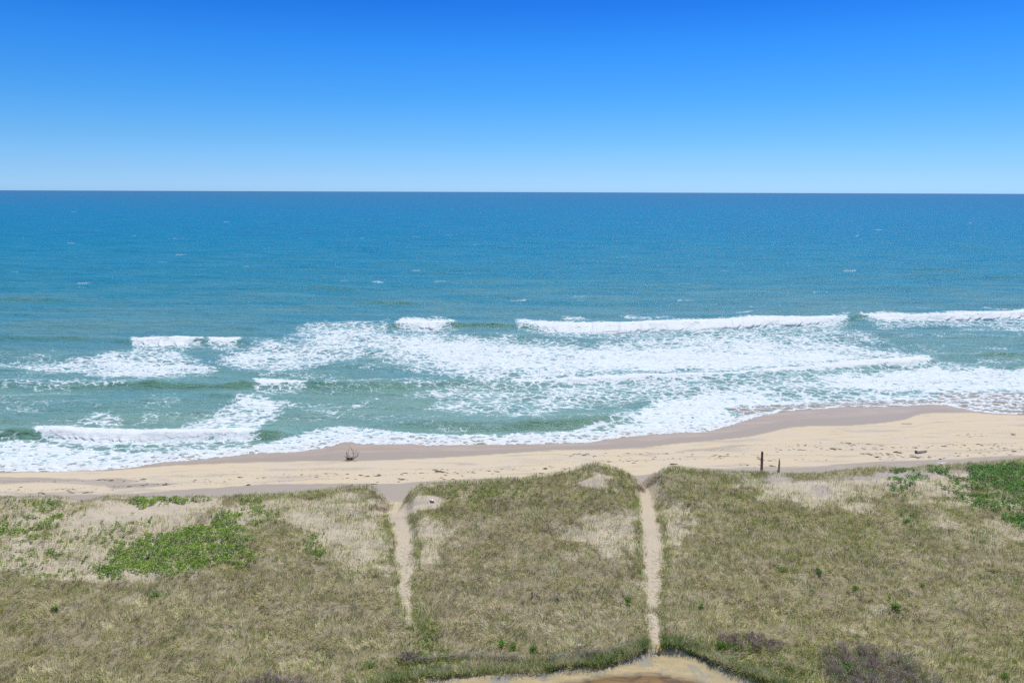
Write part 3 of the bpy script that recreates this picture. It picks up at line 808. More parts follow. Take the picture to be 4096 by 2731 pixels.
# wave ridges: (points, heights, front width, back width)
RIDGES = [
    ([(-700, 1360), (60, 1348), (260, 1345), (450, 1350), (527, 1360), (700, 1360), (960, 1362), (1080, 1372), (1200, 1376)], [0, .7, .9, .5, 1.0, 1.1, .9, .4, 0], 2.6, 6),
    ([(120, 1308), (220, 1304), (330, 1300), (480, 1305)], [0, .6, .5, 0], 2.6, 5),
    ([(700, 1314), (860, 1308), (960, 1306), (1100, 1312)], [0, .55, .6, 0], 2.6, 5),
    ([(-700, 1530), (0, 1528), (200, 1530), (350, 1524), (620, 1532), (800, 1534), (1020, 1532), (1220, 1534), (1450, 1533), (1700, 1526), (1900, 1522)], [.7, .8, 1.0, .9, 1.0, 1.1, 1.2, 1.1, .9, .7, .5], 2.8, 6),
    ([(760, 1582), (850, 1577), (940, 1580), (1040, 1590)], [0, .7, .6, 0], 2.4, 4.5),
    ([(200, 1625), (400, 1620), (560, 1612), (800, 1605)], [0, .35, .4, 0], 3, 6),
    ([(300, 1675), (420, 1665), (560, 1652), (640, 1650)], [0, .4, .3, 0], 2.5, 5),
    ([(-900, 1720), (-200, 1722), (60, 1724), (160, 1722), (400, 1733), (620, 1738), (900, 1735), (1040, 1733), (1110, 1733), (1190, 1738)], [1, 1.2, 1.3, 1.1, 1.0, 1.0, 1.0, 1.1, 1.0, 0], 1.7, 4),
    ([(1500, 1690), (1630, 1688), (1800, 1690), (1960, 1697), (2100, 1694), (2340, 1682), (2480, 1664), (2600, 1640)], [0, .65, .8, .6, .9, .9, .7, 0], 2.3, 4.5),
    ([(1380, 1206), (1480, 1202), (1600, 1204), (1760, 1210)], [0, .8, .9, 0], 3.5, 7),
    ([(950, 1165), (1130, 1148), (1300, 1150), (1500, 1160)], [0, .5, .6, 0], 3.5, 8),
    ([(-300, 1190), (50, 1192), (300, 1196), (520, 1192)], [.3, .7, .5, 0], 3.5, 8),
    ([(3560, 1074), (3680, 1070), (3800, 1076), (3900, 1078)], [0, .9, .8, 0], 5, 10),
    ([(3850, 1112), (4000, 1106), (4300, 1108)], [0, .8, .7], 5, 10),
    ([(3080, 1222), (3200, 1218), (3350, 1225)], [0, .6, 0], 3.5, 7),
    ([(3700, 1418), (3850, 1408), (3960, 1404), (4096, 1412), (4400, 1420)], [.2, .6, .9, .8, .5], 2.6, 5),
    ([(3700, 1340), (3900, 1345), (4096, 1350), (4300, 1350)], [0, .4, .4, .3], 3, 6),
    ([(1230, 1300), (1400, 1297), (1500, 1295), (1600, 1296), (1830, 1298), (2000, 1302), (2120, 1304), (2300, 1312), (2500, 1306), (2700, 1300), (2900, 1294), (3100, 1287), (3260, 1282), (3390, 1280), (3420, 1264), (3480, 1266), (3700, 1268), (3886, 1266), (4096, 1258), (4600, 1250)],
     [0, .6, .7, 1.1, 1.2, 1.0, 1.2, 1.3, 1.3, 1.3, 1.3, 1.2, 1.1, .9, .9, 1.2, 1.2, 1.1, 1.1, 1.0], 2.6, 7),
    ([(1770, 1528), (2000, 1524), (2200, 1520), (2600, 1508), (2950, 1492), (3200, 1468), (3500, 1452), (3725, 1440), (3780, 1436)], [.3, .5, .55, .6, .6, .65, .8, .9, 0], 2.0, 5),
    ([(2700, 1382), (2950, 1372), (3200, 1380)], [0, .3, 0], 3, 6),
    ([(900, 1440), (1200, 1450), (1480, 1455), (1600, 1450)], [0, .35, .4, 0], 3, 6),
    ([(2200, 1158), (2500, 1150), (2800, 1158)], [0, .4, 0], 4, 9),
    ([(3000, 1120), (3200, 1112), (3500, 1120)], [0, .5, 0], 4, 9),
]


def sea_z(x, y, spacing=0.5):
    s = y - ysea(x)
    amp = smooth((s + 1) / 30)
    wx_ = x + 3 * fbm(x / 60, y / 60, 2, 77)
    z = 0
    for lx, ly, a, sd in ((60, 20, .75, 1), (24, 8, .55, 2), (10, 3.6, .24, 3), (4.4, 1.9, .12, 4), (2.0, 1.1, .06, 5)):
        k = smooth((ly * 0.9 - spacing) / (ly * 0.6))
        ang = (sd - 3) * 0.07 + 0.05
        xr = wx_ * math.cos(ang) + y * math.sin(ang); yr = -wx_ * math.sin(ang) + y * math.cos(ang)
        n = perlin(xr / lx, yr / ly, sd + 80)
        n = np.where(n > 0, n * 1.25, n * 0.8)
        z = z + a * k * n
    z = z * (0.12 + 0.88 * amp)
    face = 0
    for pts, hs, wf, wb in RIDGES:
        a = np.array(pts, float)
        rx, ry = P(a[:, 0], a[:, 1], 0.7)
        o = np.argsort(rx); hs_ = np.array(hs)[o]
        yc = np.interp(x, rx[o], ry[o]) + 0.5 * fbm(x / 7, 0 * x, 3, 91)
        h = np.interp(x, rx[o], hs_, left=hs_[0] * 0.0, right=hs_[-1] * 0.0) * (0.9 + 0.25 * fbm(x / 5, 0 * x + 3, 2, 95))
        t = y - yc
        g = np.exp(-(t / np.where(t > 0, wb, wf)) ** 2)
        z = z + 1.25 * h * g
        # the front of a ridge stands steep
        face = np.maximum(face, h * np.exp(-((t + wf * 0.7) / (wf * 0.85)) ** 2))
    sh = smooth((s + 0.5) / 5)
    z = z * sh + 0.02
    return z, face


sea_rows = [90.0]
while sea_rows[-1] < 330: sea_rows.append(sea_rows[-1] + 0.38)
st = 0.38
while sea_rows[-1] < 2500: st *= 1.009; sea_rows.append(sea_rows[-1] + st)
while sea_rows[-1] < 200000: st *= 1.08; sea_rows.append(sea_rows[-1] + st)
sea_rows = np.array(sea_rows)
tn = np.concatenate([-np.geomspace(6, 0.86, 40)[:-1], np.linspace(-0.86, 0.86, 1051), np.geomspace(0.86, 6, 40)[1:]])
SYg, TNg = np.meshgrid(sea_rows, tn, indexing='ij')
SXg = TNg * np.maximum(SYg, 150.0)
spc = np.gradient(sea_rows)[:, None] * np.ones_like(SXg)
spc = np.maximum(spc, np.gradient(tn)[None, :] * np.maximum(SYg, 150.0) * 0.5)
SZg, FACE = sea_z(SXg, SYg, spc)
px_s, py_s = chart(SXg, SYg, 0.0)
FO = R_foam.at(px_s, py_s) * (SYg < 3500)
FILM = R_film.at(px_s, py_s) * (SYg < 400)
keep_row = sea_rows > 0
nI, nJ = SXg.shape
idx = np.arange(nI * nJ).reshape(nI, nJ)
quads = np.stack([idx[:-1, :-1], idx[:-1, 1:], idx[1:, 1:], idx[1:, :-1]], -1).reshape(-1, 4)
sd_ = (SYg - ysea(SXg))
ok = cell(sd_) > -4
quads = quads[ok]
u, inv = np.unique(quads, return_inverse=True)


def foam_pattern(t, dens):
    p = t.pos(0.70, 1.0, 0, 0.05)
    nz = t.noise(p, 0.45, 5, 0.62, 0, True)
    vm = t.new("ShaderNodeVectorMath", operation='SUBTRACT'); t.l.new(nz, vm.inputs[0]); vm.inputs[1].default_value = (0.5, 0.5, 0.5)
    vs = t.new("ShaderNodeVectorMath", operation='SCALE'); t.l.new(vm.outputs[0], vs.inputs[0]); vs.inputs["Scale"].default_value = 2.6
    va = t.new("ShaderNodeVectorMath", operation='ADD'); t.l.new(p, va.inputs[0]); t.l.new(vs.outputs[0], va.inputs[1])
    d1 = t.voro(va.outputs[0], 0.50); d2 = t.voro(va.outputs[0], 1.15); d3 = t.voro(va.outputs[0], 2.7)
    l1 = t.map(d1, 0.0, 0.22, 1, 0); l2 = t.map(d2, 0.0, 0.28, 1, 0); l3 = t.map(d3, 0.0, 0.35, 1, 0)
    n1 = t.noise(t.pos(0.55, 1.25, 0, 0.08), 0.22, 11, 0.72, 0.9)
    nb = t.noise(t.pos(0.5, 1.1, 0, -0.1), 0.9, 6, 0.7, 0.5)
    pt = t.math('ADD', t.math('MULTIPLY', l1, 0.44), t.math('MULTIPLY', l2, 0.34))
    pt = t.math('ADD', pt, t.math('MULTIPLY', l3, 0.12))
    pt = t.math('ADD', pt, t.math('MULTIPLY', n1, 0.62))
    pt = t.math('ADD', pt, t.math('MULTIPLY', nb, 0.26))
    thr = t.map(dens, 0.0, 1.0, 1.50, 0.42, 'LINEAR')
    df = t.math('SUBTRACT', pt, thr)
    m = t.map(df, -0.06, 0.13, 0, 1)
    m = t.math('MULTIPLY', m, t.map(dens, 0.04, 0.16))
    t.milk = t.math('MULTIPLY', t.map(df, -0.38, 0.02), t.map(dens, 0.10, 0.35))
    return m, pt


def sea_material():
    t = NT("sea_water")
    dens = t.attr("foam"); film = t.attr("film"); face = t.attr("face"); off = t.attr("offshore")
    m, pt = foam_pattern(t, dens)
    big = t.noise(t.pos(0.30, 1, 0, 0.03), 0.05, 9, 0.72)
    v = t.math('ADD', off, t.math('MULTIPLY', t.math('SUBTRACT', big, 0.5), 0.75))
    body = t.ramp(v, [(0.0, (0.20, 0.335, 0.275)), (0.16, (0.155, 0.31, 0.285)), (0.34, (0.105, 0.270, 0.295)), (0.52, (0.033, 0.225, 0.305)), (0.72, (0.004, 0.190, 0.315)), (0.86, (0.004, 0.160, 0.31)), (1.0, (0.040, 0.140, 0.25))])
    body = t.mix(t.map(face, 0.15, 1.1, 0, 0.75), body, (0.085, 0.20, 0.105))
    body = t.mix(t.math('MULTIPLY', t.map(dens, 0.25, 0.8), 0.35), body, (0.13, 0.30, 0.29))
    body = t.mix(t.math('MULTIPLY', t.milk, 0.55), body, (0.34, 0.50, 0.50))
    body = t.mix(t.math('MULTIPLY', film, 0.9), body, (0.34, 0.265, 0.195))
    # chop
    b1 = t.noise(t.pos(0.30, 1, 0, 0.06), 0.55, 8, 0.66, 0.3)
    b2 = t.noise(t.pos(0.5, 1, 0, -0.15), 3.2, 4, 0.6)
    far = t.noise(t.pos(0.22, 1, 0, 0.04), 0.11, 7, 0.7, 0.2)
    fk = t.map(off, 0.45, 0.8)
    n0 = t.bump(far, 1.0, 3.2)
    n1 = t.bump(b1, 1.0, 0.62, n0)
    n2 = t.bump(b2, 0.5, 0.05, n1)
    rg = t.map(t.math('ADD', t.math('ADD', b1, t.math('MULTIPLY', face, 0.12)), t.math('MULTIPLY', t.math('SUBTRACT', big, 0.5), 0.5)), 0.52, 0.72, 0.30, 0.11)
    w = t.bsdf(body, rg, 0.5, n2, 1.33)
    lay = t.new("ShaderNodeBsdfDiffuse"); t.put(lay.inputs[0], body); t.l.new(n2, lay.inputs["Normal"])
    mw = t.new("ShaderNodeMixShader"); t.l.new(t.map(off, 0.3, 0.8, 0.15, 0.42, 'LINEAR'), mw.inputs[0])
    t.l.new(w, mw.inputs[1]); t.l.new(lay.outputs[0], mw.inputs[2])
    # foam
    fb = t.bump(t.math('ADD', pt, t.math('MULTIPLY', t.noise(t.pos(), 5.0, 5, 0.7), 0.5)), 0.6, 0.16)
    br = t.math('MULTIPLY', film, t.map(t.noise(t.pos(0.5, 1, 0), 0.7, 6, 0.7), 0.5, 0.68, 0, 0.6))
    fc = t.mix(br, t.mix(t.map(t.noise(t.pos(0.6, 1, 0), 1.1, 6, 0.7), 0.35, 0.65), (0.62, 0.69, 0.71), (0.84, 0.86, 0.86)), (0.55, 0.44, 0.33))
    f0 = t.bsdf(fc, 0.7, 0.1, fb)
    ft = t.new("ShaderNodeBsdfTranslucent"); t.put(ft.inputs[0], fc)
    fm = t.new("ShaderNodeMixShader"); fm.inputs[0].default_value = 0.12
    t.l.new(f0, fm.inputs[1]); t.l.new(ft.outputs[0], fm.inputs[2]); f = fm.outputs[0]
    mx = t.new("ShaderNodeMixShader")
    t.l.new(t.math('MULTIPLY', m, 0.94), mx.inputs[0]); t.l.new(mw.outputs[0], mx.inputs[1]); t.l.new(f, mx.inputs[2])
    return t.done(mx.outputs[0])


M_sea = sea_material()
off = np.interp(sd_, [0, 30, 60, 110, 180, 300, 700, 2500, 12000], [0, .12, .2, .33, .45, .60, .78, .90, 1.0])
VS = np.stack([SXg, SYg, SZg], -1).reshape(-1, 3)[u]
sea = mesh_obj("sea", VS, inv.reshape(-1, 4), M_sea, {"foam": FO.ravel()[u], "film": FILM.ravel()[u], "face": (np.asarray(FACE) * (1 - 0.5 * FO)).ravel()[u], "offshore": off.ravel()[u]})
tag(sea, "blue green ocean with surf reaching the beach", kind="structure")

# breaking crests: thick lumpy white water standing on the sea
tt = NT("white_water")
nz = tt.noise(tt.pos(0.7, 1, 1), 1.0, 6, 0.62)
nz2 = tt.noise(tt.pos(0.6, 1, 1), 0.5, 5, 0.6)
cc = tt.mix(tt.map(nz2, 0.52, 0.72, 0, 0.5), (0.84, 0.86, 0.86), (0.60, 0.71, 0.65))
_wa = tt.bsdf(cc, 0.8, 0.05, tt.bump(nz, 0.7, 0.5))
_wb = tt.new("ShaderNodeBsdfTranslucent"); tt.put(_wb.inputs[0], cc)
_wm = tt.new("ShaderNodeMixShader"); _wm.inputs[0].default_value = 0.25
tt.l.new(_wa, _wm.inputs[1]); tt.l.new(_wb.outputs[0], _wm.inputs[2])
M_white = tt.done(_wm.outputs[0])
for ri, (lab, top, bot, H) in enumerate(ROLLERS):
    top = np.array(top, float); bot = np.array(bot, float)
    pxs = np.arange(top[0, 0], top[-1, 0] + 1, 2.2)
    tp = np.interp(pxs, top[:, 0], top[:, 1]); bt = np.interp(pxs, bot[:, 0], bot[:, 1])
    e = np.minimum(pxs - pxs[0], pxs[-1] - pxs) / min(170.0, 0.42 * (pxs[-1] - pxs[0]))
    env = np.clip(e, 0, 1) ** 0.75 * np.clip((bt - tp) / 22.0, 0.15, 1.1) * np.clip(0.88 + 0.95 * fbm(pxs / 60, 0 * pxs + ri * 3, 4, 150), 0.25, 1.4)
    if ri == 6: bt = tp + (bt - tp) * 0.72
    bt = tp + (bt - tp) * np.clip(0.45 + 0.65 * env, 0.3, 1.15)
    fx, fy = P(pxs, bt, 0.15)
    Hh = np.maximum(H * env, 0.05)
    tx, ty = P(pxs, tp, Hh + 0.35)
    K = 15
    a = np.linspace(0, 1, K)
    V = []
    for k in range(K):
        q = a[k]
        if q < 0.66:
            r = q / 0.66
            yy = fy + (ty - fy) * (1 - np.cos(r * np.pi / 2) ** 1.2)
            zz = (Hh + 0.35) * np.sin(r * np.pi / 2) ** 0.8
            xx = fx + (tx - fx) * r
        else:
            r = (q - 0.66) / 0.34
            yy = ty + r * 2.4 * env
            zz = (Hh + 0.35) * (1 - r ** 1.4) + 0 * ty
            xx = tx
        lump = (0.20 * fbm(xx / 1.7 + 0.5 * fbm(xx / 3, k * 0.3 + 0 * xx, 2, 125), k * 0.45 + 0 * xx, 3, 120 + ri) + 0.12 * fbm(xx / 0.7, k * 1.1 + 0 * xx, 2, 130)) * min(1.0, H)
        wgt = np.sin(np.pi * min(max(q, 0.0), 1)) ** 0.5 * np.minimum(1, env * 1.2)
        rag = 0.8 * fbm(xx / 5.5, yy * 0 + ri, 3, 140) * (1 - abs(q - 0.0)) * env
        V.append(np.stack([xx, yy - lump * wgt * 1.2 - rag * (q < 0.5), zz * np.minimum(1, env * 2) + lump * wgt * (0.9) - 0.12 * (q == 0) - 0.3 * (q == 1)], -1))
    V = np.stack(V, 0)
    kk, nn = V.shape[:2]
    sz, _ = sea_z(V[..., 0], V[..., 1], 0.4)
    V[..., 2] = np.maximum(V[..., 2], np.where(np.arange(kk)[:, None] % (kk - 1) == 0, -9, sz + 0.04 * env[None, :] - 0.1 * (env[None, :] < 0.3)))
    V[0, :, 2] = sz[0] - 0.15; V[-1, :, 2] = sz[-1] - 0.2
    ii = np.arange(kk * nn).reshape(kk, nn)
    q = np.stack([ii[:-1, :-1], ii[:-1, 1:], ii[1:, 1:], ii[1:, :-1]], -1).reshape(-1, 4)
    o = mesh_obj("breaking_wave", V.reshape(-1, 3), q, M_white)
    tag(o, lab, "breaking wave", "white breakers in the surf")
#@@PART2
# ------------------------------------------------------------------ dune vegetation
R_yel = Raster(0.5)
for pts, v, f in [
    ([(1660, 2050), (2560, 2040), (2580, 2480), (2300, 2560), (1700, 2480)], 0.28, 60),
    ([(-2000, 2400), (800, 2420), (1400, 2560), (1300, 2900), (-2000, 2900)], 0.65, 90),
    ([(2800, 2450), (3300, 2430), (3800, 2480), (5000, 2450), (5000, 2900), (2900, 2900)], 0.8, 80),
    ([(2700, 2150), (3800, 2150), (3700, 2400), (2800, 2400)], 0.5, 60),
]:
    R_yel.poly(pts, v, f, 'set', jit=20)


def blades(x, y, z, az, lean, L, W, col):
    n = len(x)
    hx, hy = np.cos(az), np.sin(az)
    nx, ny = -hy, hx
    l1 = lean * 0.55; l2 = lean
    mx_ = x + hx * np.sin(l1) * L * 0.5; my_ = y + hy * np.sin(l1) * L * 0.5; mz_ = z + np.cos(l1) * L * 0.5
    tx_ = mx_ + hx * np.sin(l2) * L * 0.5; ty_ = my_ + hy * np.sin(l2) * L * 0.5; tz_ = mz_ + np.cos(l2) * L * 0.5
    V = np.empty((n, 4, 3), np.float32)
    V[:, 0] = np.stack([x, y, z - 0.02], -1)
    V[:, 1] = np.stack([mx_ + nx * W, my_ + ny * W, mz_], -1)
    V[:, 2] = np.stack([mx_ - nx * W, my_ - ny * W, mz_], -1)
    V[:, 3] = np.stack([tx_, ty_, tz_], -1)
    i = np.arange(n, dtype=np.int32)[:, None] * 4
    F = np.concatenate([i + np.array([[0, 2, 1]]), i + np.array([[1, 2, 3]])])
    C = np.repeat(col[:, None, :], 4, 1).reshape(-1, 3)
    return V.reshape(-1, 3), F, C


def merge(parts):
    Vs, Fs, Cs = [], [], []; o = 0
    for V, F, C in parts:
        Vs.append(V); Fs.append(F + o); Cs.append(C); o += len(V)
    return np.concatenate(Vs), np.concatenate(Fs), np.concatenate(Cs)


def scatter(per_m2, x0=-100, x1=100, y0=50, y1=113):
    n = int(per_m2 * (x1 - x0) * (y1 - y0))
    x = RNG.uniform(x0, x1, n); y = RNG.uniform(y0, y1, n)
    k = (np.abs(x) < 0.73 * y + 9) & (y < yridge(x) + 2.0)
    return x[k], y[k]


# the height map is sampled once and looked up for the plants
_hx0, _hy0, _hs = -104.0, 46.0, 0.25
_hg = height(*np.meshgrid(np.arange(_hx0, 104, _hs), np.arange(_hy0, 118, _hs)))


def hfast(x, y):
    u = np.clip((x - _hx0) / _hs, 0, _hg.shape[1] - 1.001); v = np.clip((y - _hy0) / _hs, 0, _hg.shape[0] - 1.001)
    i = u.astype(int); j = v.astype(int); fu = u - i; fv = v - j
    return (_hg[j, i] * (1 - fu) + _hg[j, i + 1] * fu) * (1 - fv) + (_hg[j + 1, i] * (1 - fu) + _hg[j + 1, i + 1] * fu) * fv


def palette(n, cols, jit=0.12, xy=None, sc=0.8):
    k = RNG.integers(0, len(cols), n)
    if xy is not None:                       # neighbouring blades belong to one plant and look alike
        q = perlin(xy[0] / sc, xy[1] / sc, 71) * 0.9 + perlin(xy[0] / (sc * 4), xy[1] / (sc * 4), 72) * 0.7
        k2 = np.clip(((q + 0.75) / 1.5 * len(cols)).astype(int), 0, len(cols) - 1)
        k = np.where(RNG.uniform(0, 1, n) < 0.75, k2, k)
    c = np.array(cols)[k]
    return np.clip(c * (1 + RNG.normal(0, jit, (n, 1))) * (1 + RNG.normal(0, 0.04, (n, 3))), 0.01, 0.9)


def grass_field():
    parts = []
    # lying straw
    x, y = scatter(90)
    z = hfast(x, y); px, py = chart(x, y, z)
    d = R_veg.at(px, py); d = np.where(d < 0.03, 0, d) * (RM_mud.at(px, py) < 0.5)
    cl = 0.5 + 1.9 * fbm(x / 0.8, y / 0.7, 3, 301) + 0.6 * fbm(x / 4, y / 3, 2, 305)
    gcn = fbm(x / 0.75, y / 0.75, 2, 321) + 0.6 * fbm(x / 3.3, y / 2.4, 3, 325)
    k = RNG.uniform(0, 1, len(x)) < np.clip(d ** 1.3 * (0.30 + 1.0 * cl) - 0.02, 0, 1) * (1 - 0.6 * smooth((gcn + 0.65 * R_grn.at(px, py) - 0.15) / 0.45)) * (1 - path_w(x, y, 0.25, -0.1))
    x, y, z, px, py, cl = x[k], y[k], z[k], px[k], py[k], cl[k]
    n = len(x)
    az = 2.2 * np.pi * fbm(x / 9, y / 7, 2, 311) + 0.5 + RNG.normal(0, 0.55, n)
    lean = np.clip(RNG.normal(1.22, 0.22, n), 0.5, 1.62)
    L = RNG.uniform(0.28, 0.78, n) * np.clip(0.8 + 0.3 * cl, 0.6, 1.4)
    yl = R_yel.at(px, py)
    c1 = palette(n, [(0.20, 0.155, 0.10), (0.34, 0.275, 0.19), (0.50, 0.42, 0.30), (0.64, 0.55, 0.42), (0.82, 0.73, 0.56)], 0.16, (x, y))
    c2 = palette(n, [(0.22, 0.21, 0.07), (0.40, 0.38, 0.14), (0.58, 0.53, 0.22), (0.80, 0.72, 0.36)], 0.16, (x, y))
    col = np.where((RNG.uniform(0, 1, n) < yl)[:, None], c2, c1)
    parts.append(blades(x, y, z + RNG.uniform(0, 0.20, n) * np.clip(0.2 + cl, 0, 1.6), az, lean, L, RNG.uniform(0.011, 0.024, n), col))
    # standing green blades in clumps
    x, y = scatter(85)
    z = hfast(x, y); px, py = chart(x, y, z)
    d = R_veg.at(px, py) * (RM_mud.at(px, py) < 0.5); g = R_grn.at(px, py)
    cn = fbm(x / 0.75, y / 0.75, 2, 321) + 0.6 * fbm(x / 3.3, y / 2.4, 3, 325)
    pr = smooth((cn + 0.65 * g - 0.10) / 0.45) * (0.35 + 0.65 * g) * np.clip(d * 1.25, 0, 1) ** 0.8
    k = RNG.uniform(0, 1, len(x)) < pr * (1 - path_w(x, y, 0.25, -0.15))
    x, y, z, px, py, g, cn = x[k], y[k], z[k], px[k], py[k], g[k], cn[k]
    n = len(x)
    az = 2.2 * np.pi * fbm(x / 9, y / 7, 2, 311) + RNG.normal(0, 1.1, n)
    lean = np.clip(np.abs(RNG.normal(0.45, 0.3, n)), 0.05, 1.3)
    L = RNG.uniform(0.30, 0.70, n) * (0.85 + 0.3 * g)
    cg = palette(n, [(0.13, 0.20, 0.025), (0.23, 0.34, 0.04), (0.33, 0.45, 0.055), (0.46, 0.55, 0.09)], 0.16, (x, y), 0.6)
    co = palette(n, [(0.20, 0.21, 0.08), (0.32, 0.33, 0.13), (0.46, 0.44, 0.20)], 0.16, (x, y), 0.6)
    col = np.where((RNG.uniform(0, 1, n) < 0.35 + 0.6 * g)[:, None], cg, co)
    parts.append(blades(x, y, z, az, lean, L, RNG.uniform(0.012, 0.022, n), col))
    # dark bristles on the crest line
    m = 9000
    cx = RNG.uniform(-75, 75, m); t_ = RNG.uniform(-0.8, 1.5, m)
    cy = yridge(cx) - t_
    z = hfast(cx, cy); px, py = chart(cx, cy, z)
    k = (RNG.uniform(0, 1, m) < R_veg.at(px, py + 14) * smooth((fbm(cx / 1.6, 0 * cx, 3, 331) + 0.35) / 0.4)) & (path_w(cx, cy, 0.4, 0.8) < 0.4)
    cx, cy, z = cx[k], cy[k], z[k]; n = len(cx)
    parts.append(blades(cx, cy, z, RNG.uniform(0, 6.28, n), np.abs(RNG.normal(0.3, 0.25, n)), RNG.uniform(0.3, 0.7, n) * np.clip(1.15 + 1.3 * fbm(cx / 2.2, 0 * cx, 3, 335), 0.6, 1.9), RNG.uniform(0.010, 0.016, n),
                        palette(n, [(0.14, 0.17, 0.06), (0.22, 0.21, 0.10), (0.26, 0.22, 0.14)])))
    return merge(parts)


M_blade = leaf_mat("grass_blades", 0.34)
M_leaf = leaf_mat("leaves", 0.30, 0.45, 0.35)
V, F, C = grass_field()
tag(mesh_obj("dune_grass", V, F, M_blade, {"col": C}, smooth_=False), "dry straw coloured and green beach grass covering the dunes", "grass", kind="stuff")
print("grass faces", len(F))


# taller marsh grass along the mud edge: brown-tipped, green below
def marsh():
    edge = np.array([(1500, 2760), (1600, 2745), (1717, 2722), (1806, 2708), (1955, 2696), (2193, 2690), (2240, 2678), (2312, 2672), (2401, 2674), (2490, 2648), (2560, 2622), (2590, 2606)], float)
    edge2 = np.array([(2650, 2604), (2700, 2606), (2785, 2622), (2850, 2660), (2964, 2708), (3060, 2735), (3180, 2790)], float)
    parts = []
    for e, dens, wid in ((edge, 1.0, 1.0), (edge2, 0.8, 0.7)):
        m = int(17000 * dens)
        s = RNG.uniform(0, len(e) - 1, m); i = s.astype(int); f = s - i
        i = np.minimum(i, len(e) - 2)
        bx = e[i, 0] * (1 - f) + e[i + 1, 0] * f; by = e[i, 1] * (1 - f) + e[i + 1, 1] * f
        off = np.abs(RNG.normal(0, 30, m)) * wid - 4
        by = by - off
        x, y = P(bx, by - 4, 2.95)
        z = hfast(x, y)
        k = RNG.uniform(0, 1, m) < smooth((fbm(x / 0.8, y / 0.8, 2, 341) + 0.45) / 0.5)
        x, y, z, off = x[k], y[k], z[k], off[k]; n = len(x)
        cl = fbm(x / 1.3, y / 1.3, 2, 345)
        L = RNG.uniform(0.45, 0.85, n) * (1 + 0.35 * cl) * np.clip(1.15 - off / 130, 0.6, 1.2)
        gr = (RNG.uniform(0, 1, n) < 0.38 + 0.9 * fbm(x / 2.5, y / 2.5, 2, 349))
        col = np.where(gr[:, None], palette(n, [(0.17, 0.27, 0.06), (0.24, 0.34, 0.08), (0.14, 0.20, 0.055)]), palette(n, [(0.62, 0.56, 0.38), (0.50, 0.46, 0.28), (0.74, 0.67, 0.48)]))
        parts.append(blades(x, y, z, RNG.uniform(0, 6.28, n), np.abs(RNG.normal(0.55, 0.3, n)), L, RNG.uniform(0.012, 0.022, n), col))
    return merge(parts)


V, F, C = marsh()
tag(mesh_obj("marsh_grass", V, F, M_blade, {"col": C}, smooth_=False), "tall marsh grass fringing the mud flat and pond", "grass", kind="stuff")


def leaves_at(x, y, z, s, cols, tilt=0.7):
    n = len(x)
    a = RNG.uniform(0, 2 * np.pi, n)
    nrm = np.stack([RNG.normal(0, tilt, n), RNG.normal(0, tilt, n), np.ones(n)], -1); nrm /= np.linalg.norm(nrm, axis=1, keepdims=True)
    u = np.stack([np.cos(a), np.sin(a), np.zeros(n)], -1)
    u = u - nrm * (u * nrm).sum(1, keepdims=True); u /= np.linalg.norm(u, axis=1, keepdims=True)
    v = np.cross(nrm, u)
    c = np.stack([x, y, z], -1)
    s = s[:, None]
    V = np.stack([c - u * s, c - v * s * 0.55, c + u * s, c + v * s * 0.55], 1)
    F = np.arange(n * 4).reshape(n, 4)
    return V.reshape(-1, 3), F, np.repeat(cols[:, None, :], 4, 1).reshape(-1, 3)


def leafy(xr, per_m2, cols, hgt, label):
    x, y = scatter(per_m2, *xr, 56, 113)
    # clumps: leaves gather round small stems
    z = hfast(x, y); px, py = chart(x, y, z + 0.15)
    d = R_leaf.at(px, py)
    cn = fbm(x / 0.55, y / 0.55, 2, 401) + 0.7 * fbm(x / 1.8, y / 1.6, 3, 405)
    k = RNG.uniform(0, 1, len(x)) < smooth((d * 1.2 - 0.58 + 1.35 * cn) / 0.25)
    k &= (d > 0.03) & (path_w(x, y, 0.3, 0.2) < 0.5)
    x, y, z, d, cn = x[k], y[k], z[k], d[k], cn[k]; n = len(x)
    top = hgt * (0.35 + 0.65 * d) * np.clip(0.55 + 0.9 * cn, 0.12, 1.6)
    zz = z + 0.04 + top * (1 - RNG.uniform(0, 1, n) ** 2.2 * 0.85)
    V, F, C = leaves_at(x, y, zz, RNG.uniform(0.05, 0.12, n), palette(n, cols, 0.22, (x, y), 0.45))
    o = mesh_obj("leafy_ground_cover", V, F, M_leaf, {"col": C}, smooth_=False)
    tag(o, label, "shrub cover", kind="stuff")
    print("leaves", n)


leafy((-100, -22), 190, [(0.09, 0.16, 0.02), (0.18, 0.32, 0.03), (0.25, 0.40, 0.04), (0.33, 0.47, 0.06)], 0.5, "bright green leafy shrubs creeping over the left dune")
leafy((-14, 8), 160, [(0.19, 0.27, 0.05), (0.27, 0.35, 0.08), (0.40, 0.42, 0.20)], 0.25, "yellow green low growth on the middle dune crest and below the left path")
leafy((38, 100), 230, [(0.05, 0.13, 0.025), (0.09, 0.25, 0.04), (0.14, 0.33, 0.045), (0.21, 0.41, 0.06)], 0.65, "dense dark green shrubs on the right dune crest")


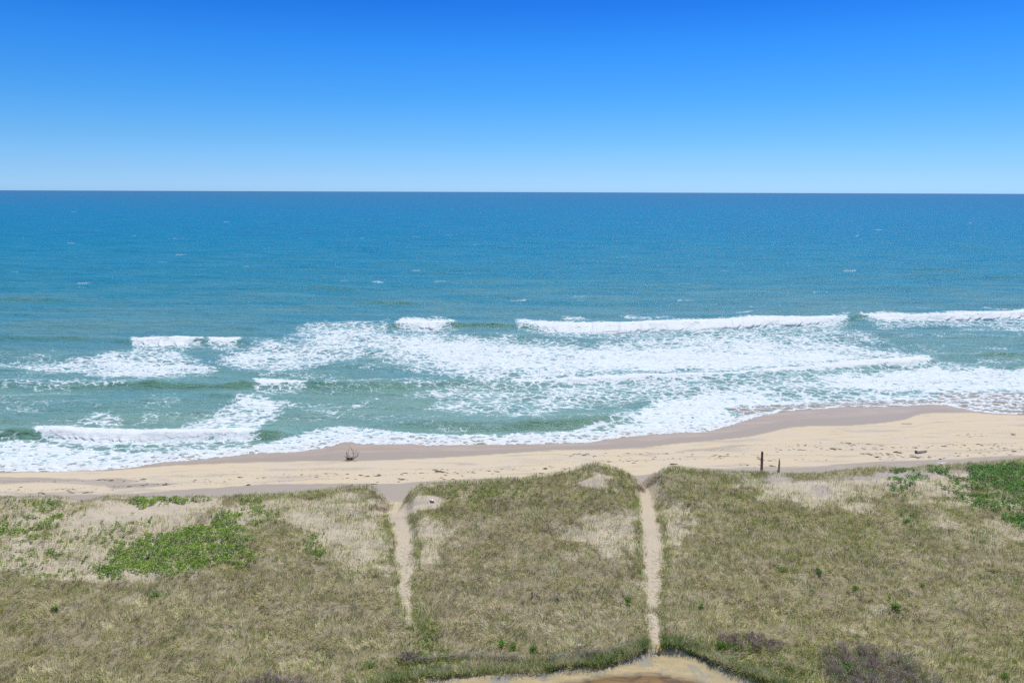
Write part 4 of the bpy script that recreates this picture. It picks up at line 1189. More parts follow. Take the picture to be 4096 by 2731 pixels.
# ------------------------------------------------------------------ small geometry helpers
def tube(pts, rad, n=7, cap=True):
    pts = [Vector(p) for p in pts]
    if not hasattr(rad, '__len__'): rad = [rad] * len(pts)
    V, F = [], []
    up = Vector((0.13, 0.27, 0.95)).normalized()
    for i, p in enumerate(pts):
        d = (pts[min(i + 1, len(pts) - 1)] - pts[max(i - 1, 0)]).normalized()
        a = d.cross(up)
        if a.length < 0.05: a = d.cross(Vector((1, 0, 0)))
        a.normalize(); b = d.cross(a)
        for k in range(n):
            t_ = 2 * math.pi * k / n
            V.append(p + (a * math.cos(t_) + b * math.sin(t_)) * rad[i])
    for i in range(len(pts) - 1):
        for k in range(n):
            F.append([i * n + k, i * n + (k + 1) % n, (i + 1) * n + (k + 1) % n, (i + 1) * n + k])
    if cap:
        F.append(list(range(n))[::-1]); F.append([(len(pts) - 1) * n + k for k in range(n)])
    return V, F


def join(parts):
    V, F = [], []
    for v, f in parts:
        o_ = len(V); V += list(v); F += [[i + o_ for i in q] for q in f]
    return V, F


def obj(name, VF, mat, parent=None, smooth_=True, loc=(0, 0, 0)):
    me_ = bpy.data.meshes.new(name)
    me_.from_pydata([tuple(v) for v in VF[0]], [], VF[1])
    if smooth_:
        for p_ in me_.polygons: p_.use_smooth = len(p_.vertices) <= 4
    me_.materials.append(mat); me_.update()
    o_ = bpy.data.objects.new(name, me_); COL.objects.link(o_)
    o_.parent = parent; o_.location = loc
    return o_


def lump(rx, ry, rz, seed=0, rough=0.25, n=10, m=14):
    """irregular rounded mass"""
    V, F = [], []
    for i in range(n + 1):
        th = math.pi * i / n
        for k in range(m):
            ph = 2 * math.pi * k / m
            q = Vector((math.sin(th) * math.cos(ph), math.sin(th) * math.sin(ph), math.cos(th)))
            r = 1 + rough * float(fbm(q.x * 1.7 + seed, q.y * 1.7 + q.z * 1.3, 3, 500))
            V.append(Vector((q.x * rx * r, q.y * ry * r, q.z * rz * r)))
    for i in range(n):
        for k in range(m):
            F.append([i * m + k, (i + 1) * m + k, (i + 1) * m + (k + 1) % m, i * m + (k + 1) % m])
    return V, F


M_bark = plain_mat("dark_wet_wood", (0.075, 0.052, 0.042), 0.75, 0.4, 9, bump=0.5)
M_grey_wood = plain_mat("weathered_grey_wood", (0.30, 0.25, 0.215), 0.85, 0.35, 7, bump=0.6)
M_brown_wood = plain_mat("old_brown_timber", (0.20, 0.145, 0.12), 0.85, 0.35, 5, bump=0.6)
M_pale_wood = plain_mat("bleached_log", (0.62, 0.54, 0.45), 0.8, 0.15, 5, bump=0.4)
M_end = plain_mat("log_end", (0.20, 0.145, 0.10), 0.9, 0.35, 8)
M_hole = plain_mat("dark_hole", (0.012, 0.010, 0.010), 0.9, 0.1)
M_weed = plain_mat("dry_seaweed", (0.05, 0.036, 0.025), 0.9, 0.4, 12)
M_dent_shade = plain_mat("dent_shade_sand", (0.17, 0.13, 0.095), 0.9, 0.2, 5)  # sand darkened to paint the shade inside footprint dents
M_whitep = plain_mat("white_litter", (0.78, 0.78, 0.80), 0.6, 0.05)
M_stone = plain_mat("pale_stone", (0.50, 0.47, 0.42), 0.9, 0.15, 6, bump=0.4)
M_blue = plain_mat("grey_blue_pipe", (0.22, 0.29, 0.36), 0.5, 0.1)
M_cap = plain_mat("dark_cap", (0.04, 0.05, 0.07), 0.5, 0.1)
M_orange = plain_mat("faded_orange", (0.60, 0.30, 0.06), 0.6, 0.12)
M_twig = plain_mat("twig_stems", (0.10, 0.075, 0.055), 0.85, 0.3)

# ------------------------------------------------------------------ two old pilings
s_ = 1 / 24.5
x, y, z = [float(v) for v in G(3046, 1893)]
x *= (y + 0.9) / y; y += 0.9; z = float(height(x, y)) - 0.5
pil = empty("wooden_piling", (x, y, z))
tag(pil, "taller square brown timber piling with dark bolt holes, behind the dune crest", "post")
# top of the picture position gives the height
d_ = RMn @ np.array([(3049 - 2048) / F_PX, -(1805 - 1365.5) / F_PX, -1.0]); t_ = y / d_[1]
Hp = CAM_Z + d_[2] * t_ - z; tx = d_[0] * t_ - x
V, F = [], []
rows = 12
for i in range(rows + 1):
    f = i / rows; w = 0.185 * (1 - 0.18 * f); ch = 0.045
    if i == rows: w *= 0.86
    cx = tx * f
    for a, b in ((-w, -w + ch), (-w + ch, -w), (w - ch, -w), (w, -w + ch), (w, w - ch), (w - ch, w), (-w + ch, w), (-w, w - ch)):
        j = 0.012 * float(perlin(a * 9 + f * 20, b * 9 + f * 7, 3))
        V.append((cx + a + j, b + j, Hp * (f if i < rows else 1.0) - (0.05 if i == rows - 1 else 0) + (0.0)))
F = [[i * 8 + k, i * 8 + (k + 1) % 8, (i + 1) * 8 + (k + 1) % 8, (i + 1) * 8 + k] for i in range(rows) for k in range(8)] + [[rows * 8 + k for k in range(8)]]
obj("timber", (V, F), M_brown_wood, pil, False)
for fz in (0.885, 0.62, 0.42, 0.22):
    zc = Hp * (0.18 + 0.82 * fz) if fz > 0.3 else Hp * 0.28
    w = 0.185 * (1 - 0.18 * zc / Hp)
    cx = tx * zc / Hp + 0.02
    disc = [(cx + 0.062 * math.cos(a * math.pi / 5), -w - 0.016, zc + 0.085 * math.sin(a * math.pi / 5)) for a in range(10)]
    back = [(p[0], -w + 0.03, p[2]) for p in disc]
    obj("bolt_hole", (disc + back, [list(range(10))[::-1]] + [[k, (k + 1) % 10, 10 + (k + 1) % 10, 10 + k] for k in range(10)]), M_hole, pil, False)

x, y, z = [float(v) for v in G(3114, 1898)]
x *= (y + 0.7) / y; y += 0.7; z = float(height(x, y)) - 0.5
p2 = empty("wooden_piling", (x, y, z))
tag(p2, "shorter splintered grey piling with pointed top, right of the taller one", "post")
d_ = RMn @ np.array([(3114 - 2048) / F_PX, -(1831 - 1365.5) / F_PX, -1.0]); t_ = y / d_[1]
Hp = CAM_Z + d_[2] * t_ - z
V, F = [], []
prof = [(0, .17), (.2, .165), (.38, .16), (.55, .15), (.72, .125), (.85, .095), (.94, .06), (1.0, .012)]
for i, (f, w) in enumerate(prof):
    for k in range(9):
        a = 2 * math.pi * k / 9
        r = w * (1 + 0.22 * float(perlin(k * 0.9 + 3, f * 6, 9)))
        V.append((r * math.cos(a) - 0.05 * f ** 2 + (0.02 if f < .9 else -0.03), r * math.sin(a), Hp * f))
F = [[i * 9 + k, i * 9 + (k + 1) % 9, (i + 1) * 9 + (k + 1) % 9, (i + 1) * 9 + k] for i in range(len(prof) - 1) for k in range(9)] + [[(len(prof) - 1) * 9 + k for k in range(9)]]
obj("timber", (V, F), M_grey_wood, p2, False)
obj("splinter", tube([(-0.20, -0.08, 0), (-0.22, -0.09, Hp * 0.2), (-0.27, -0.09, Hp * 0.33), (-0.33, -0.08, Hp * 0.37)], [0.10, 0.09, 0.06, 0.012], 6), M_grey_wood, p2, False)
for fz, sd in ((0.60, -1), (0.78, -1)):
    obj("knot_stub", tube([(sd * 0.10, 0, Hp * fz), (sd * 0.24, -0.02, Hp * fz + 0.06)], [0.05, 0.012], 5), M_grey_wood, p2, False)

# ------------------------------------------------------------------ driftwood log on the beach
x0, y0, _ = [float(v) for v in GB(3663, 1812)]; x1, y1, _ = [float(v) for v in GB(3706, 1806)]
zg = float(height((x0 + x1) / 2, (y0 + y1) / 2))
lg = empty("driftwood_log", (x0, y0, zg))
tag(lg, "thick pale bleached log with sawn brown end lying on the dry sand", "log")
dx, dy = x1 - x0, (y1 - y0)
ln = math.hypot(dx, dy); r0 = 0.29
pts = [(dx * f, dy * f, r0 * 0.92 + 0.02 * math.sin(f * 6)) for f in (0, .15, .35, .6, .8, .93, 1.0)]
obj("trunk", tube(pts, [r0, r0 * .98, r0 * .97, r0 * .95, r0 * .92, r0 * .8, r0 * .45], 16), M_pale_wood, lg)
ux, uy = dx / ln, dy / ln
disc = [(-ux * 0.012 + (-uy) * r0 * 0.93 * math.cos(k * math.pi / 8), -uy * 0.012 + ux * r0 * 0.93 * math.cos(k * math.pi / 8), r0 * 0.92 + r0 * 0.93 * math.sin(k * math.pi / 8)) for k in range(16)]
dback = [(p[0] + ux * 0.03, p[1] + uy * 0.03, p[2]) for p in disc]
obj("sawn_end", (disc + dback, [list(range(16)), list(range(16, 32))[::-1]] + [[k, (k + 1) % 16, 16 + (k + 1) % 16, 16 + k] for k in range(16)]), M_end, lg, False)
obj("branch_stub", tube([(dx * .97, dy * .97, r0 * .9), (dx * 1.05, dy * 1.05, r0 * 1.0)], [0.08, 0.02], 6), M_end, lg)

# ------------------------------------------------------------------ stranded root crown at the water's edge
x, y, z = [float(v) for v in GB(1399, 1840)]
dw = empty("driftwood_tree", (x, y, z - 0.05))
tag(dw, "dark tangled driftwood branches standing up from the wet sand", "driftwood")
SCL = 1 / 260.0
raw = [
    ([(640, 1270), (780, 1190), (820, 1120), (830, 1060), (800, 960), (770, 880), (700, 800), (640, 740), (600, 770)], .055, .016, 0.25),
    ([(700, 1270), (800, 1245), (880, 1210), (980, 1160), (1045, 1090), (1040, 1040), (990, 950), (930, 870)], .075, .018, -0.2),
    ([(830, 1060), (880, 970), (950, 930)], .030, .014, 0.1),
    ([(600, 1170), (565, 1050), (605, 960), (605, 880), (630, 850)], .045, .012, 0.3),
    ([(550, 1170), (530, 1060), (520, 980), (600, 890)], .040, .012, -0.35),
    ([(540, 1220), (500, 1060), (480, 970)], .055, .012, 0.5),
    ([(560, 1200), (480, 1140), (400, 1100)], .040, .012, -0.5),
    ([(520, 1260), (460, 1210), (420, 1190)], .045, .014, 0.2),
    ([(560, 1270), (520, 1330), (410, 1340)], .050, .018, -0.3),
    ([(620, 1170), (690, 1110), (715, 1070)], .030, .010, -0.4),
    ([(860, 1200), (930, 1050), (935, 1000)], .028, .008, 0.5),
    ([(810, 1070), (740, 980), (700, 860)], .024, .007, 0.45),
    ([(940, 1180), (1010, 1130), (1050, 1010), (1090, 970)], .030, .008, 0.6),
    ([(620, 1260), (620, 1330), (660, 1345)], .05, .02, -0.6),
    ([(760, 1270), (740, 1320), (700, 1345)], .05, .02, -0.45),
    ([(600, 1230), (640, 1120), (620, 1040)], .03, .008, -0.7),
    ([(780, 1240), (700, 1180), (660, 1150)], .03, .010, -0.5),
]
parts = []
for ri_, (pts, r0_, r1_, dep) in enumerate(raw):
    nn = len(pts); d0 = {2: .12, 11: .12, 10: -.08, 12: -.10}.get(ri_, 0.0)
    parts.append(tube([((a - 650) * SCL, d0 + dep * (i / max(1, nn - 1)) * 1.3 + 0.05 * math.sin(i * 2.1), (1345 - b) * SCL * 1.04) for i, (a, b) in enumerate(pts)], [r0_ + (r1_ - r0_) * i / (nn - 1) for i in range(nn)], 6))
obj("branches", join(parts), M_bark, dw)
parts = [tube([(-0.5, 0.1, .33), (-0.2, 0.0, .36), (0.15, -0.02, .30), (0.5, 0.05, .28), (0.85, 0.1, .48)], [.10, .15, .15, .12, .07], 9)]
for k in range(14):
    a = random.uniform(0, 6.28); bx_ = random.uniform(-0.45, 0.3)
    parts.append(tube([(bx_, 0, .3), (bx_ + math.cos(a) * .22, math.sin(a) * .3, .25 + random.uniform(-.1, .25)), (bx_ + math.cos(a) * .4, math.sin(a) * .5, random.uniform(0.0, .6))], [.045, .03, .01], 5))
obj("root_mass", join(parts), M_bark, dw)


# ------------------------------------------------------------------ smaller pieces of driftwood, sticks and wrack
def stick(px0, py0, px1, py1, r, label, mat=M_bark, cat="driftwood", extra=0, beach=True):
    f = GB if beach else G
    a = [float(v) for v in f(px0, py0)]; b = [float(v) for v in f(px1, py1)]
    o_ = empty("driftwood_stick", tuple(a)); tag(o_, label, cat)
    dx_, dy_, dz_ = (b[i] - a[i] for i in range(3))
    prt = [tube([(dx_ * f_, dy_ * f_ + 0.06 * math.sin(f_ * 5), dz_ * f_ + r * 0.8 + 0.02 * math.sin(f_ * 7)) for f_ in (0, .3, .6, 1)], [r * .7, r, r * .9, r * .4], 6)]
    me_o = obj("stem", prt[0], mat, o_)
    for k in range(extra):
        f_ = random.uniform(.05, .9); a_ = random.uniform(-.6, .6)
        l_ = random.uniform(.25, .7)
        obj("branch", tube([(dx_ * f_, dy_ * f_, r * .8), (dx_ * (f_ + .12) + l_ * .4, dy_ * f_ + a_ * l_ * .5, r + .1), (dx_ * (f_ + .2) + l_ * .8, dy_ * f_ + a_ * l_, random.uniform(0.02, .28))], [r * .5, r * .35, r * .15], 5), mat, o_)
    return o_


stick(3572, 1808, 3606, 1813, 0.07, "dark brushy driftwood branch with many twigs left of the log", extra=9)
stick(3461, 1815, 3492, 1820, 0.06, "dark thin driftwood branch on dry sand left of the brushy one", extra=3)
stick(3440, 1814, 3459, 1818, 0.05, "short dark stick at the left end of the driftwood row", extra=2)
stick(3638, 1820, 3663, 1819, 0.04, "small straight brown stick just below the pale log", mat=M_brown_wood)
stick(3636, 1827, 3678, 1830, 0.06, "dark ragged stick on the sand directly below the small straight one", extra=3)
stick(2680, 1856, 2711, 1856, 0.10, "straight reddish brown plank stick left of the pilings behind the dune", mat=M_brown_wood)
stick(1738, 1887, 1768, 1887, 0.09, "dark debris heap on the mid beach above the left part of the middle dune", extra=5)
stick(2155, 1891, 2180, 1894, 0.05, "thin brown stick on the mid beach left of the sandy dune peak", mat=M_brown_wood, extra=1)
stick(1480, 1937, 1512, 1935, 0.04, "thin brown stick near the dark sand at left beach", extra=1)
stick(985, 1942, 1003, 1938, 0.07, "short brown driftwood piece near the dune foot on the left beach", extra=2)
stick(330, 1972, 372, 1969, 0.06, "long dark stick on the far left beach", extra=2)
stick(3318, 1794, 3345, 1798, 0.08, "dark driftwood piece on the open sand right of the pilings", extra=3)

# seaweed scraps and footprints
def scraps(pxs, pys, smin, smax, mat, name, label, cat, flat=0.25):
    parts = []
    x, y, z = GB(np.array(pxs, float), np.array(pys, float))
    for i in range(len(x)):
        a = random.uniform(-.35, .35); L_ = random.uniform(smin, smax) * random.choice((1, 1, 1.6)); w_ = L_ * random.uniform(.25, .5)
        n = 9
        ring = [(math.cos(t_ * 2 * math.pi / n), math.sin(t_ * 2 * math.pi / n)) for t_ in range(n)]
        V, F = [], []
        for lv, sc in ((0, 1.0), (1, 0.6)):
            for (c, s) in ring:
                r = sc * random.uniform(.65, 1.2)
                lx, ly = c * L_ * r, s * w_ * r
                V.append((x[i] + lx * math.cos(a) - ly * math.sin(a), y[i] + lx * math.sin(a) + ly * math.cos(a), z[i] + (0.0 if lv == 0 else flat * w_)))
        F = [[k, (k + 1) % n, n + (k + 1) % n, n + k] for k in range(n)] + [[n + k for k in range(n)]]
        parts.append((V, F))
    o_ = obj(name, join(parts), mat, None, False)
    tag(o_, label, cat, kind="stuff")


sx, sy = [], []
for (a, b, c, d, m) in [(0, 1925, 600, 1920, 22), (0, 1955, 500, 1960, 26), (150, 1975, 380, 1968, 12), (450, 1945, 900, 1920, 30), (900, 1915, 1400, 1895, 34), (1400, 1905, 1800, 1885, 34), (1500, 1925, 1900, 1900, 20),
                        (1800, 1890, 2300, 1870, 30), (2240, 1820, 2700, 1812, 26), (2400, 1845, 2900, 1830, 30), (2700, 1830, 3100, 1812, 26), (3100, 1800, 3500, 1795, 36), (3150, 1780, 3500, 1775, 22), (3450, 1826, 3800, 1832, 46), (3440, 1812, 3600, 1818, 16), (3800, 1822, 4096, 1808, 26), (2900, 1858, 3100, 1862, 14),
                        (3500, 1790, 4000, 1780, 44), (3820, 1745, 4090, 1735, 22), (3860, 1800, 4096, 1790, 22), (3000, 1838, 3300, 1836, 16)]:
    for _ in range(m):
        f = random.random()
        sx.append(a + (c - a) * f + random.gauss(0, 6)); sy.append(b + (d - b) * f + random.gauss(0, 4.5))
scraps(sx, sy, 0.07, 0.36, M_weed, "seaweed", "dark scraps of dry seaweed strewn in lines over the beach", "seaweed")
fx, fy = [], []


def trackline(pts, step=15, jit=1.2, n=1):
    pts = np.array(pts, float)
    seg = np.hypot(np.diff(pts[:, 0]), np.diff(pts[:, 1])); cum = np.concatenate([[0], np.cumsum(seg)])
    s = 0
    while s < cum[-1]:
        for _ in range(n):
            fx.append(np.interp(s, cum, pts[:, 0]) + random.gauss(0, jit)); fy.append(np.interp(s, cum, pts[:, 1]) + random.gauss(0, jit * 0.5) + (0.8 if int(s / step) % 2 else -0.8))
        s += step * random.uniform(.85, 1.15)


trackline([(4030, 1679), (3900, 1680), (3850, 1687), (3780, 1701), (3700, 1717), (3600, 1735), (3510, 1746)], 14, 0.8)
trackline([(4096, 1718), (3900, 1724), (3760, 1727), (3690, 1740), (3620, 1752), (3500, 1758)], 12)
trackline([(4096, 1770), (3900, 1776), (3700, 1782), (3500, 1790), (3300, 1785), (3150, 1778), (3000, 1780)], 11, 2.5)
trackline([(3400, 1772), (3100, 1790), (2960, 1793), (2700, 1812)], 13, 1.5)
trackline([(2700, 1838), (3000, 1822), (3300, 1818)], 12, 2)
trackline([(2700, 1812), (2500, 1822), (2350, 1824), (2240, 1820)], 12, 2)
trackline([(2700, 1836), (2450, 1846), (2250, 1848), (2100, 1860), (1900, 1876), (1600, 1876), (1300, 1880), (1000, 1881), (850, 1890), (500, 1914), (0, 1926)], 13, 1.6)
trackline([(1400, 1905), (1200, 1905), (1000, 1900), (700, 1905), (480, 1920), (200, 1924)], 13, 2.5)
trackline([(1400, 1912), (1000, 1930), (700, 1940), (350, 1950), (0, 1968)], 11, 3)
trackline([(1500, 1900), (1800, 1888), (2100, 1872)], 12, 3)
scraps(fx, fy, 0.10, 0.18, M_dent_shade, "footprints", "lines of footprints on the beach sand, shade of the dents painted dark", "footprints", flat=0.06)

# ------------------------------------------------------------------ exposed roots and reed wrack
def lying(poly, n, cols, L, W, az0, azj, lean=1.35, zz=0.03, beach=False):
    p = np.array(poly, float)
    R = Raster(0.0); R.poly(poly, 1.0, 5, jit=4)
    px = RNG.uniform(p[:, 0].min(), p[:, 0].max(), n * 3); py = RNG.uniform(p[:, 1].min(), p[:, 1].max(), n * 3)
    k = R.at(px, py) > RNG.uniform(0.2, 0.9, n * 3)
    px, py = px[k], py[k]
    x, y, z = G(px, py)
    n = len(x)
    return blades(x, y, z + RNG.uniform(0, zz, n), az0 + RNG.normal(0, azj, n), np.clip(RNG.normal(lean, .15, n), .6, 1.6), RNG.uniform(L * .5, L, n), RNG.uniform(W * .6, W, n), palette(n, cols, 0.25))


rc = [(0.26, 0.18, 0.125), (0.34, 0.26, 0.19), (0.20, 0.15, 0.11), (0.42, 0.34, 0.25)]
V, F, C = merge([
    lying([(1475, 1958), (1500, 1966), (1535, 1995), (1570, 2025), (1562, 2032), (1510, 2008), (1480, 1985)], 420, rc, 0.6, 0.02, -0.8, 0.6),
    lying([(1480, 2020), (1560, 2034), (1550, 2046), (1470, 2040)], 350, rc, 0.5, 0.02, 0.2, 0.8),
    lying([(1618, 2000), (1650, 1965), (1690, 1950), (1700, 1962), (1660, 1985), (1625, 2012)], 420, rc, 0.6, 0.02, 2.2, 0.6),
    lying([(2530, 1935), (2562, 1938), (2582, 1958), (2570, 1965), (2535, 1955)], 220, rc, 0.7, 0.02, -0.5, 0.6),
    lying([(2565, 1938), (2600, 1905), (2625, 1890), (2640, 1895), (2632, 1925), (2605, 1945), (2580, 1950)], 480, rc, 0.6, 0.02, 2.4, 0.7),
])
tag(mesh_obj("exposed_roots", V, F, M_blade, {"col": C}, smooth_=False), "brown grass roots hanging from the cut dune edges beside the paths", "roots", kind="stuff")
wc = [(0.42, 0.37, 0.31), (0.33, 0.29, 0.25), (0.50, 0.45, 0.38), (0.25, 0.21, 0.17)]


def wrackline(line, w, n, az):
    top = [(a, b - w) for a, b in line]; bot = [(a, b + w) for a, b in line[::-1]]
    return lying(top + bot, n, wc, 0.9, 0.016, az, 0.35, 1.48, 0.30)


V, F, C = merge([
    wrackline([(1600, 2672), (1660, 2650), (1720, 2640), (1790, 2636), (1860, 2630), (1950, 2638), (2070, 2638)], 5, 1800, 0.1),
    wrackline([(2180, 2650), (2240, 2632), (2320, 2626), (2400, 2618), (2450, 2604), (2550, 2564)], 6, 2200, 0.35),
    wrackline([(2890, 2612), (3000, 2640), (3120, 2662), (3240, 2690), (3360, 2700)], 4, 1400, -0.35),
])
tag(mesh_obj("reed_wrack", V, F, M_blade, {"col": C}, smooth_=False), "pale dead reed stems washed into a line above the marsh grass", "reed wrack", kind="stuff")


# ------------------------------------------------------------------ shrubs
def twig_mass(poly, n, height_, cols, name, label, leaf_n=0, leafcols=None, leafpoly=None):
    p = np.array(poly, float)
    R = Raster(0.0); R.poly(poly, 1.0, 30, jit=22)
    cx, cy, cz = [float(v) for v in G(p[:, 0].mean(), p[:, 1].mean())]
    root = empty(name, (cx, cy, cz)); tag(root, label, "shrub")
    px = RNG.uniform(p[:, 0].min(), p[:, 0].max(), n * 3); py = RNG.uniform(p[:, 1].min(), p[:, 1].max(), n * 3)
    x, y = P(px, py, 3.9); z = hfast(x, y)
    k = R.at(px, py) > RNG.uniform(0.1, 1.0, n * 3)
    k &= RNG.uniform(0, 1, n * 3) < smooth((fbm(x / 0.9, y / 0.9, 3, 601) + 0.28) / 0.5)
    x, y, z, dn = x[k], y[k], z[k], R.at(px, py)[k]; m = len(x)
    Hh = height_ * (0.45 + 0.55 * dn) * (1 + 0.8 * fbm(x / 1.5, y / 1.5, 2, 605))
    b0 = RNG.uniform(0, 0.6, m)
    V, F, C = blades(x - cx, y - cy, z - cz + b0 * Hh, RNG.uniform(0, 6.28, m), np.abs(RNG.normal(0.75, 0.35, m)), Hh * (1.05 - b0) * RNG.uniform(.6, 1.1, m), RNG.uniform(0.008, 0.018, m), palette(m, cols, 0.2, (x, y), 0.7))
    mesh_obj("twigs", V, F, M_blade, {"col": C}, smooth_=False, parent=root)
    if leaf_n:
        R2 = R
        if leafpoly: R2 = Raster(0.0); R2.poly(leafpoly, 1.0, 20, jit=12)
        q = np.array(leafpoly or poly, float)
        px = RNG.uniform(q[:, 0].min(), q[:, 0].max(), leaf_n * 4); py = RNG.uniform(q[:, 1].min(), q[:, 1].max(), leaf_n * 4)
        x, y = P(px, py, 4.0); z = hfast(x, y)
        k = (R2.at(px, py) > RNG.uniform(.1, 1, leaf_n * 4)) & (RNG.uniform(0, 1, leaf_n * 4) < smooth((fbm(x / .7, y / .7, 2, 611) + .12) / .4))
        x, y, z = x[k], y[k], z[k]; m = len(x)
        V, F, C = leaves_at(x - cx, y - cy, z - cz + height_ * RNG.uniform(.35, 1.05, m), RNG.uniform(.03, .07, m), palette(m, leafcols, .2))
        mesh_obj("foliage", V, F, M_leaf, {"col": C}, smooth_=False, parent=root)
    return root


tc = [(0.34, 0.255, 0.25), (0.46, 0.36, 0.34), (0.20, 0.15, 0.145), (0.62, 0.51, 0.46)]
lc = [(0.18, 0.33, 0.06), (0.26, 0.42, 0.08), (0.12, 0.23, 0.07)]
twig_mass([(3270, 2600), (3340, 2565), (3480, 2560), (3590, 2580), (3680, 2620), (3750, 2690), (3830, 2800), (3400, 2800), (3350, 2720), (3290, 2660)], 14000, 1.0, tc, "bare_thicket", "large bare purple grey thicket near the bottom right corner", 3800, lc)
twig_mass([(960, 2700), (1020, 2680), (1150, 2672), (1260, 2700), (1290, 2790), (950, 2790)], 3800, 0.75, tc, "bare_thicket", "low bare dark thicket at the bottom edge below the left dune", 500, lc)
twig_mass([(2868, 2520), (2960, 2505), (3040, 2510), (3160, 2575), (3100, 2600), (2960, 2590), (2880, 2560)], 5000, 0.6, tc, "bare_thicket", "smaller bare grey thicket left of the large one above the marsh grass")
twig_mass([(2300, 2590), (2330, 2578), (2360, 2590), (2368, 2620), (2330, 2632), (2300, 2620)], 2200, 0.55, tc, "bare_shrub", "round grey bare bush beside the pale stone near the pond")
twig_mass([(1585, 2590), (1640, 2585), (1690, 2600), (1680, 2625), (1600, 2625)], 1500, 0.55, tc, "bare_shrub", "low bare grey bush below the end of the left path", 120, lc)
twig_mass([(-60, 1985), (60, 1990), (70, 2060), (-60, 2090)], 1200, 0.5, tc, "bare_shrub", "low grey twiggy bush at the left edge of the dune", 300, lc)


def leafy_bush(seed, r, h, cols, nl):
    rs = np.random.default_rng(seed)
    root = empty("leafy_shrub", (0, 0, 0))
    parts = []; C_ = []
    lobes = [(rs.normal(0, r * .5), rs.normal(0, r * .4), rs.uniform(.5, 1) * h, rs.uniform(.35, .6) * r) for _ in range(6)]
    X, Y, Z = [], [], []
    for lx, ly, lz, lr in lobes:
        m = nl // 6
        v = rs.normal(0, 1, (m, 3)); v /= np.linalg.norm(v, axis=1, keepdims=True); v *= rs.uniform(.55, 1.1, (m, 1))
        X.append(lx + v[:, 0] * lr); Y.append(ly + v[:, 1] * lr); Z.append(np.maximum(lz * .75 + v[:, 2] * lr * .75, 0.03))
    X, Y, Z = (np.concatenate(a) for a in (X, Y, Z))
    V, F, C = leaves_at(X, Y, Z, rs.uniform(.05, .10, len(X)), palette(len(X), cols, .2), 0.9)
    mesh_obj("foliage", V, F, M_leaf, {"col": C}, smooth_=False, parent=root)
    obj("stems", join([tube([(0, 0, -0.1), (a * .4, b * .4, c * .4), (a, b, c * .8)], [.02, .014, .006], 5) for a, b, c, _ in lobes]), M_twig, root)
    return root


protos = [leafy_bush(1, .75, .55, [(0.16, 0.30, 0.045), (0.23, 0.38, 0.06), (0.10, 0.19, 0.035)], 420),
          leafy_bush(2, .55, .7, [(0.20, 0.38, 0.05), (0.27, 0.46, 0.07), (0.13, 0.24, 0.04)], 360),
          leafy_bush(3, .9, .5, [(0.15, 0.27, 0.055), (0.22, 0.33, 0.075), (0.28, 0.36, 0.12)], 420)]
used = [False] * 3


def bush(px, py, k, sc, rz, label):
    x, y, z = [float(v) for v in G(px, py)]
    if not used[k]:
        used[k] = True; r_ = protos[k]
    else:
        src = protos[k]; r_ = src.copy(); COL.objects.link(r_)
        for ch in src.children:
            c_ = ch.copy(); COL.objects.link(c_); c_.parent = r_
    r_.location = (x, y, z); r_.rotation_euler = (0, 0, rz); r_.scale = (sc, sc, sc)
    tag(r_, label, "shrub", "small green shrubs scattered in the dune grass")


B = [
    (3132, 2285, 2, .95, .2, "green shrub pair right of the right path, uppermost of those in the right grass"),
    (3277, 2292, 0, .75, 1.2, "green shrub with bare gap beside it, just right of the uppermost pair"),
    (3252, 2369, 1, .55, 2.0, "small green shrub directly below the one with the bare gap"),
    (3422, 2354, 0, .65, 3.0, "small yellow green shrub in the centre of the right grass"),
    (3580, 2432, 0, 1.05, 4.0, "largest round green shrub in the open grass at right"),
    (3552, 2400, 1, .7, .6, "upright shrub touching the upper side of the largest round one"),
    (3684, 2342, 0, .6, 5.0, "little bright shrub above and right of the largest round one"),
    (3803, 2398, 1, .5, .3, "small dark green tuft shrub in the far right grass"),
    (3972, 2285, 2, .55, 1.0, "faint green shrub near the right edge of the grass"),
    (4062, 2342, 2, .6, 2.2, "low green shrub closest to the right picture edge"),
    (2809, 2430, 1, .75, 3.3, "lone upright shrub right of the lower part of the right path"),
    (3115, 2455, 1, .5, 1.5, "tiny upright shrub low in the grass between the right path and the large thicket"),
    (620, 2386, 2, 1.0, .5, "green shrub in the grass below the big leafy patch at left"),
    (224, 2442, 1, .75, 2.5, "lone shrub in the far left grass"),
    (2510, 2412, 1, 1.0, 1.1, "tall green shrub left of the lower part of the right path"),
    (2010, 2592, 1, 1.15, 2.7, "left half of the bright shrub group above the reed wrack"),
    (2050, 2596, 0, .9, 0.9, "right half of the bright shrub group above the reed wrack"),
    (2133, 2598, 0, .85, 4.4, "separate bright green shrub right of the bright group by the wrack"),
    (1706, 2632, 1, .7, 3.9, "small shrub at the left end of the reed wrack line"),
    (1480, 2665, 2, .7, 1.9, "dark shrub in the grass left of the reed wrack"),
    (1850, 2330, 1, .45, 1.9, "tiny bright shrub in the middle of the grass between the paths"),
    (3622, 2668, 1, 1.15, 2.1, "bright yellow green bush growing out of the large bare thicket"),
    (2890, 2590, 0, 1.0, 2.4, "leafy shrub above the marsh grass right of the pond"),
    (2945, 2600, 2, .9, 0.4, "leafy shrub beside the smaller bare thicket, by the marsh grass"),
    (3395, 2690, 0, 1.25, 1.4, "dark green leafy shrub at the lower left foot of the large thicket"),
    (3450, 2720, 2, 1.2, 3.4, "leafy shrub at the bottom edge under the large thicket"),
    (4020, 2715, 0, .8, .4, "green shrub in the bottom right corner of the grass"),
    (1160, 1985, 1, .5, .4, "small dark shrub on the left dune crest near the left path"),
    (3588, 1890, 0, .6, .9, "small dark green shrub alone on the bare right dune crest"),
    (1855, 2648, 1, .5, 5.1, "small green shrub standing on the reed wrack line"),
]
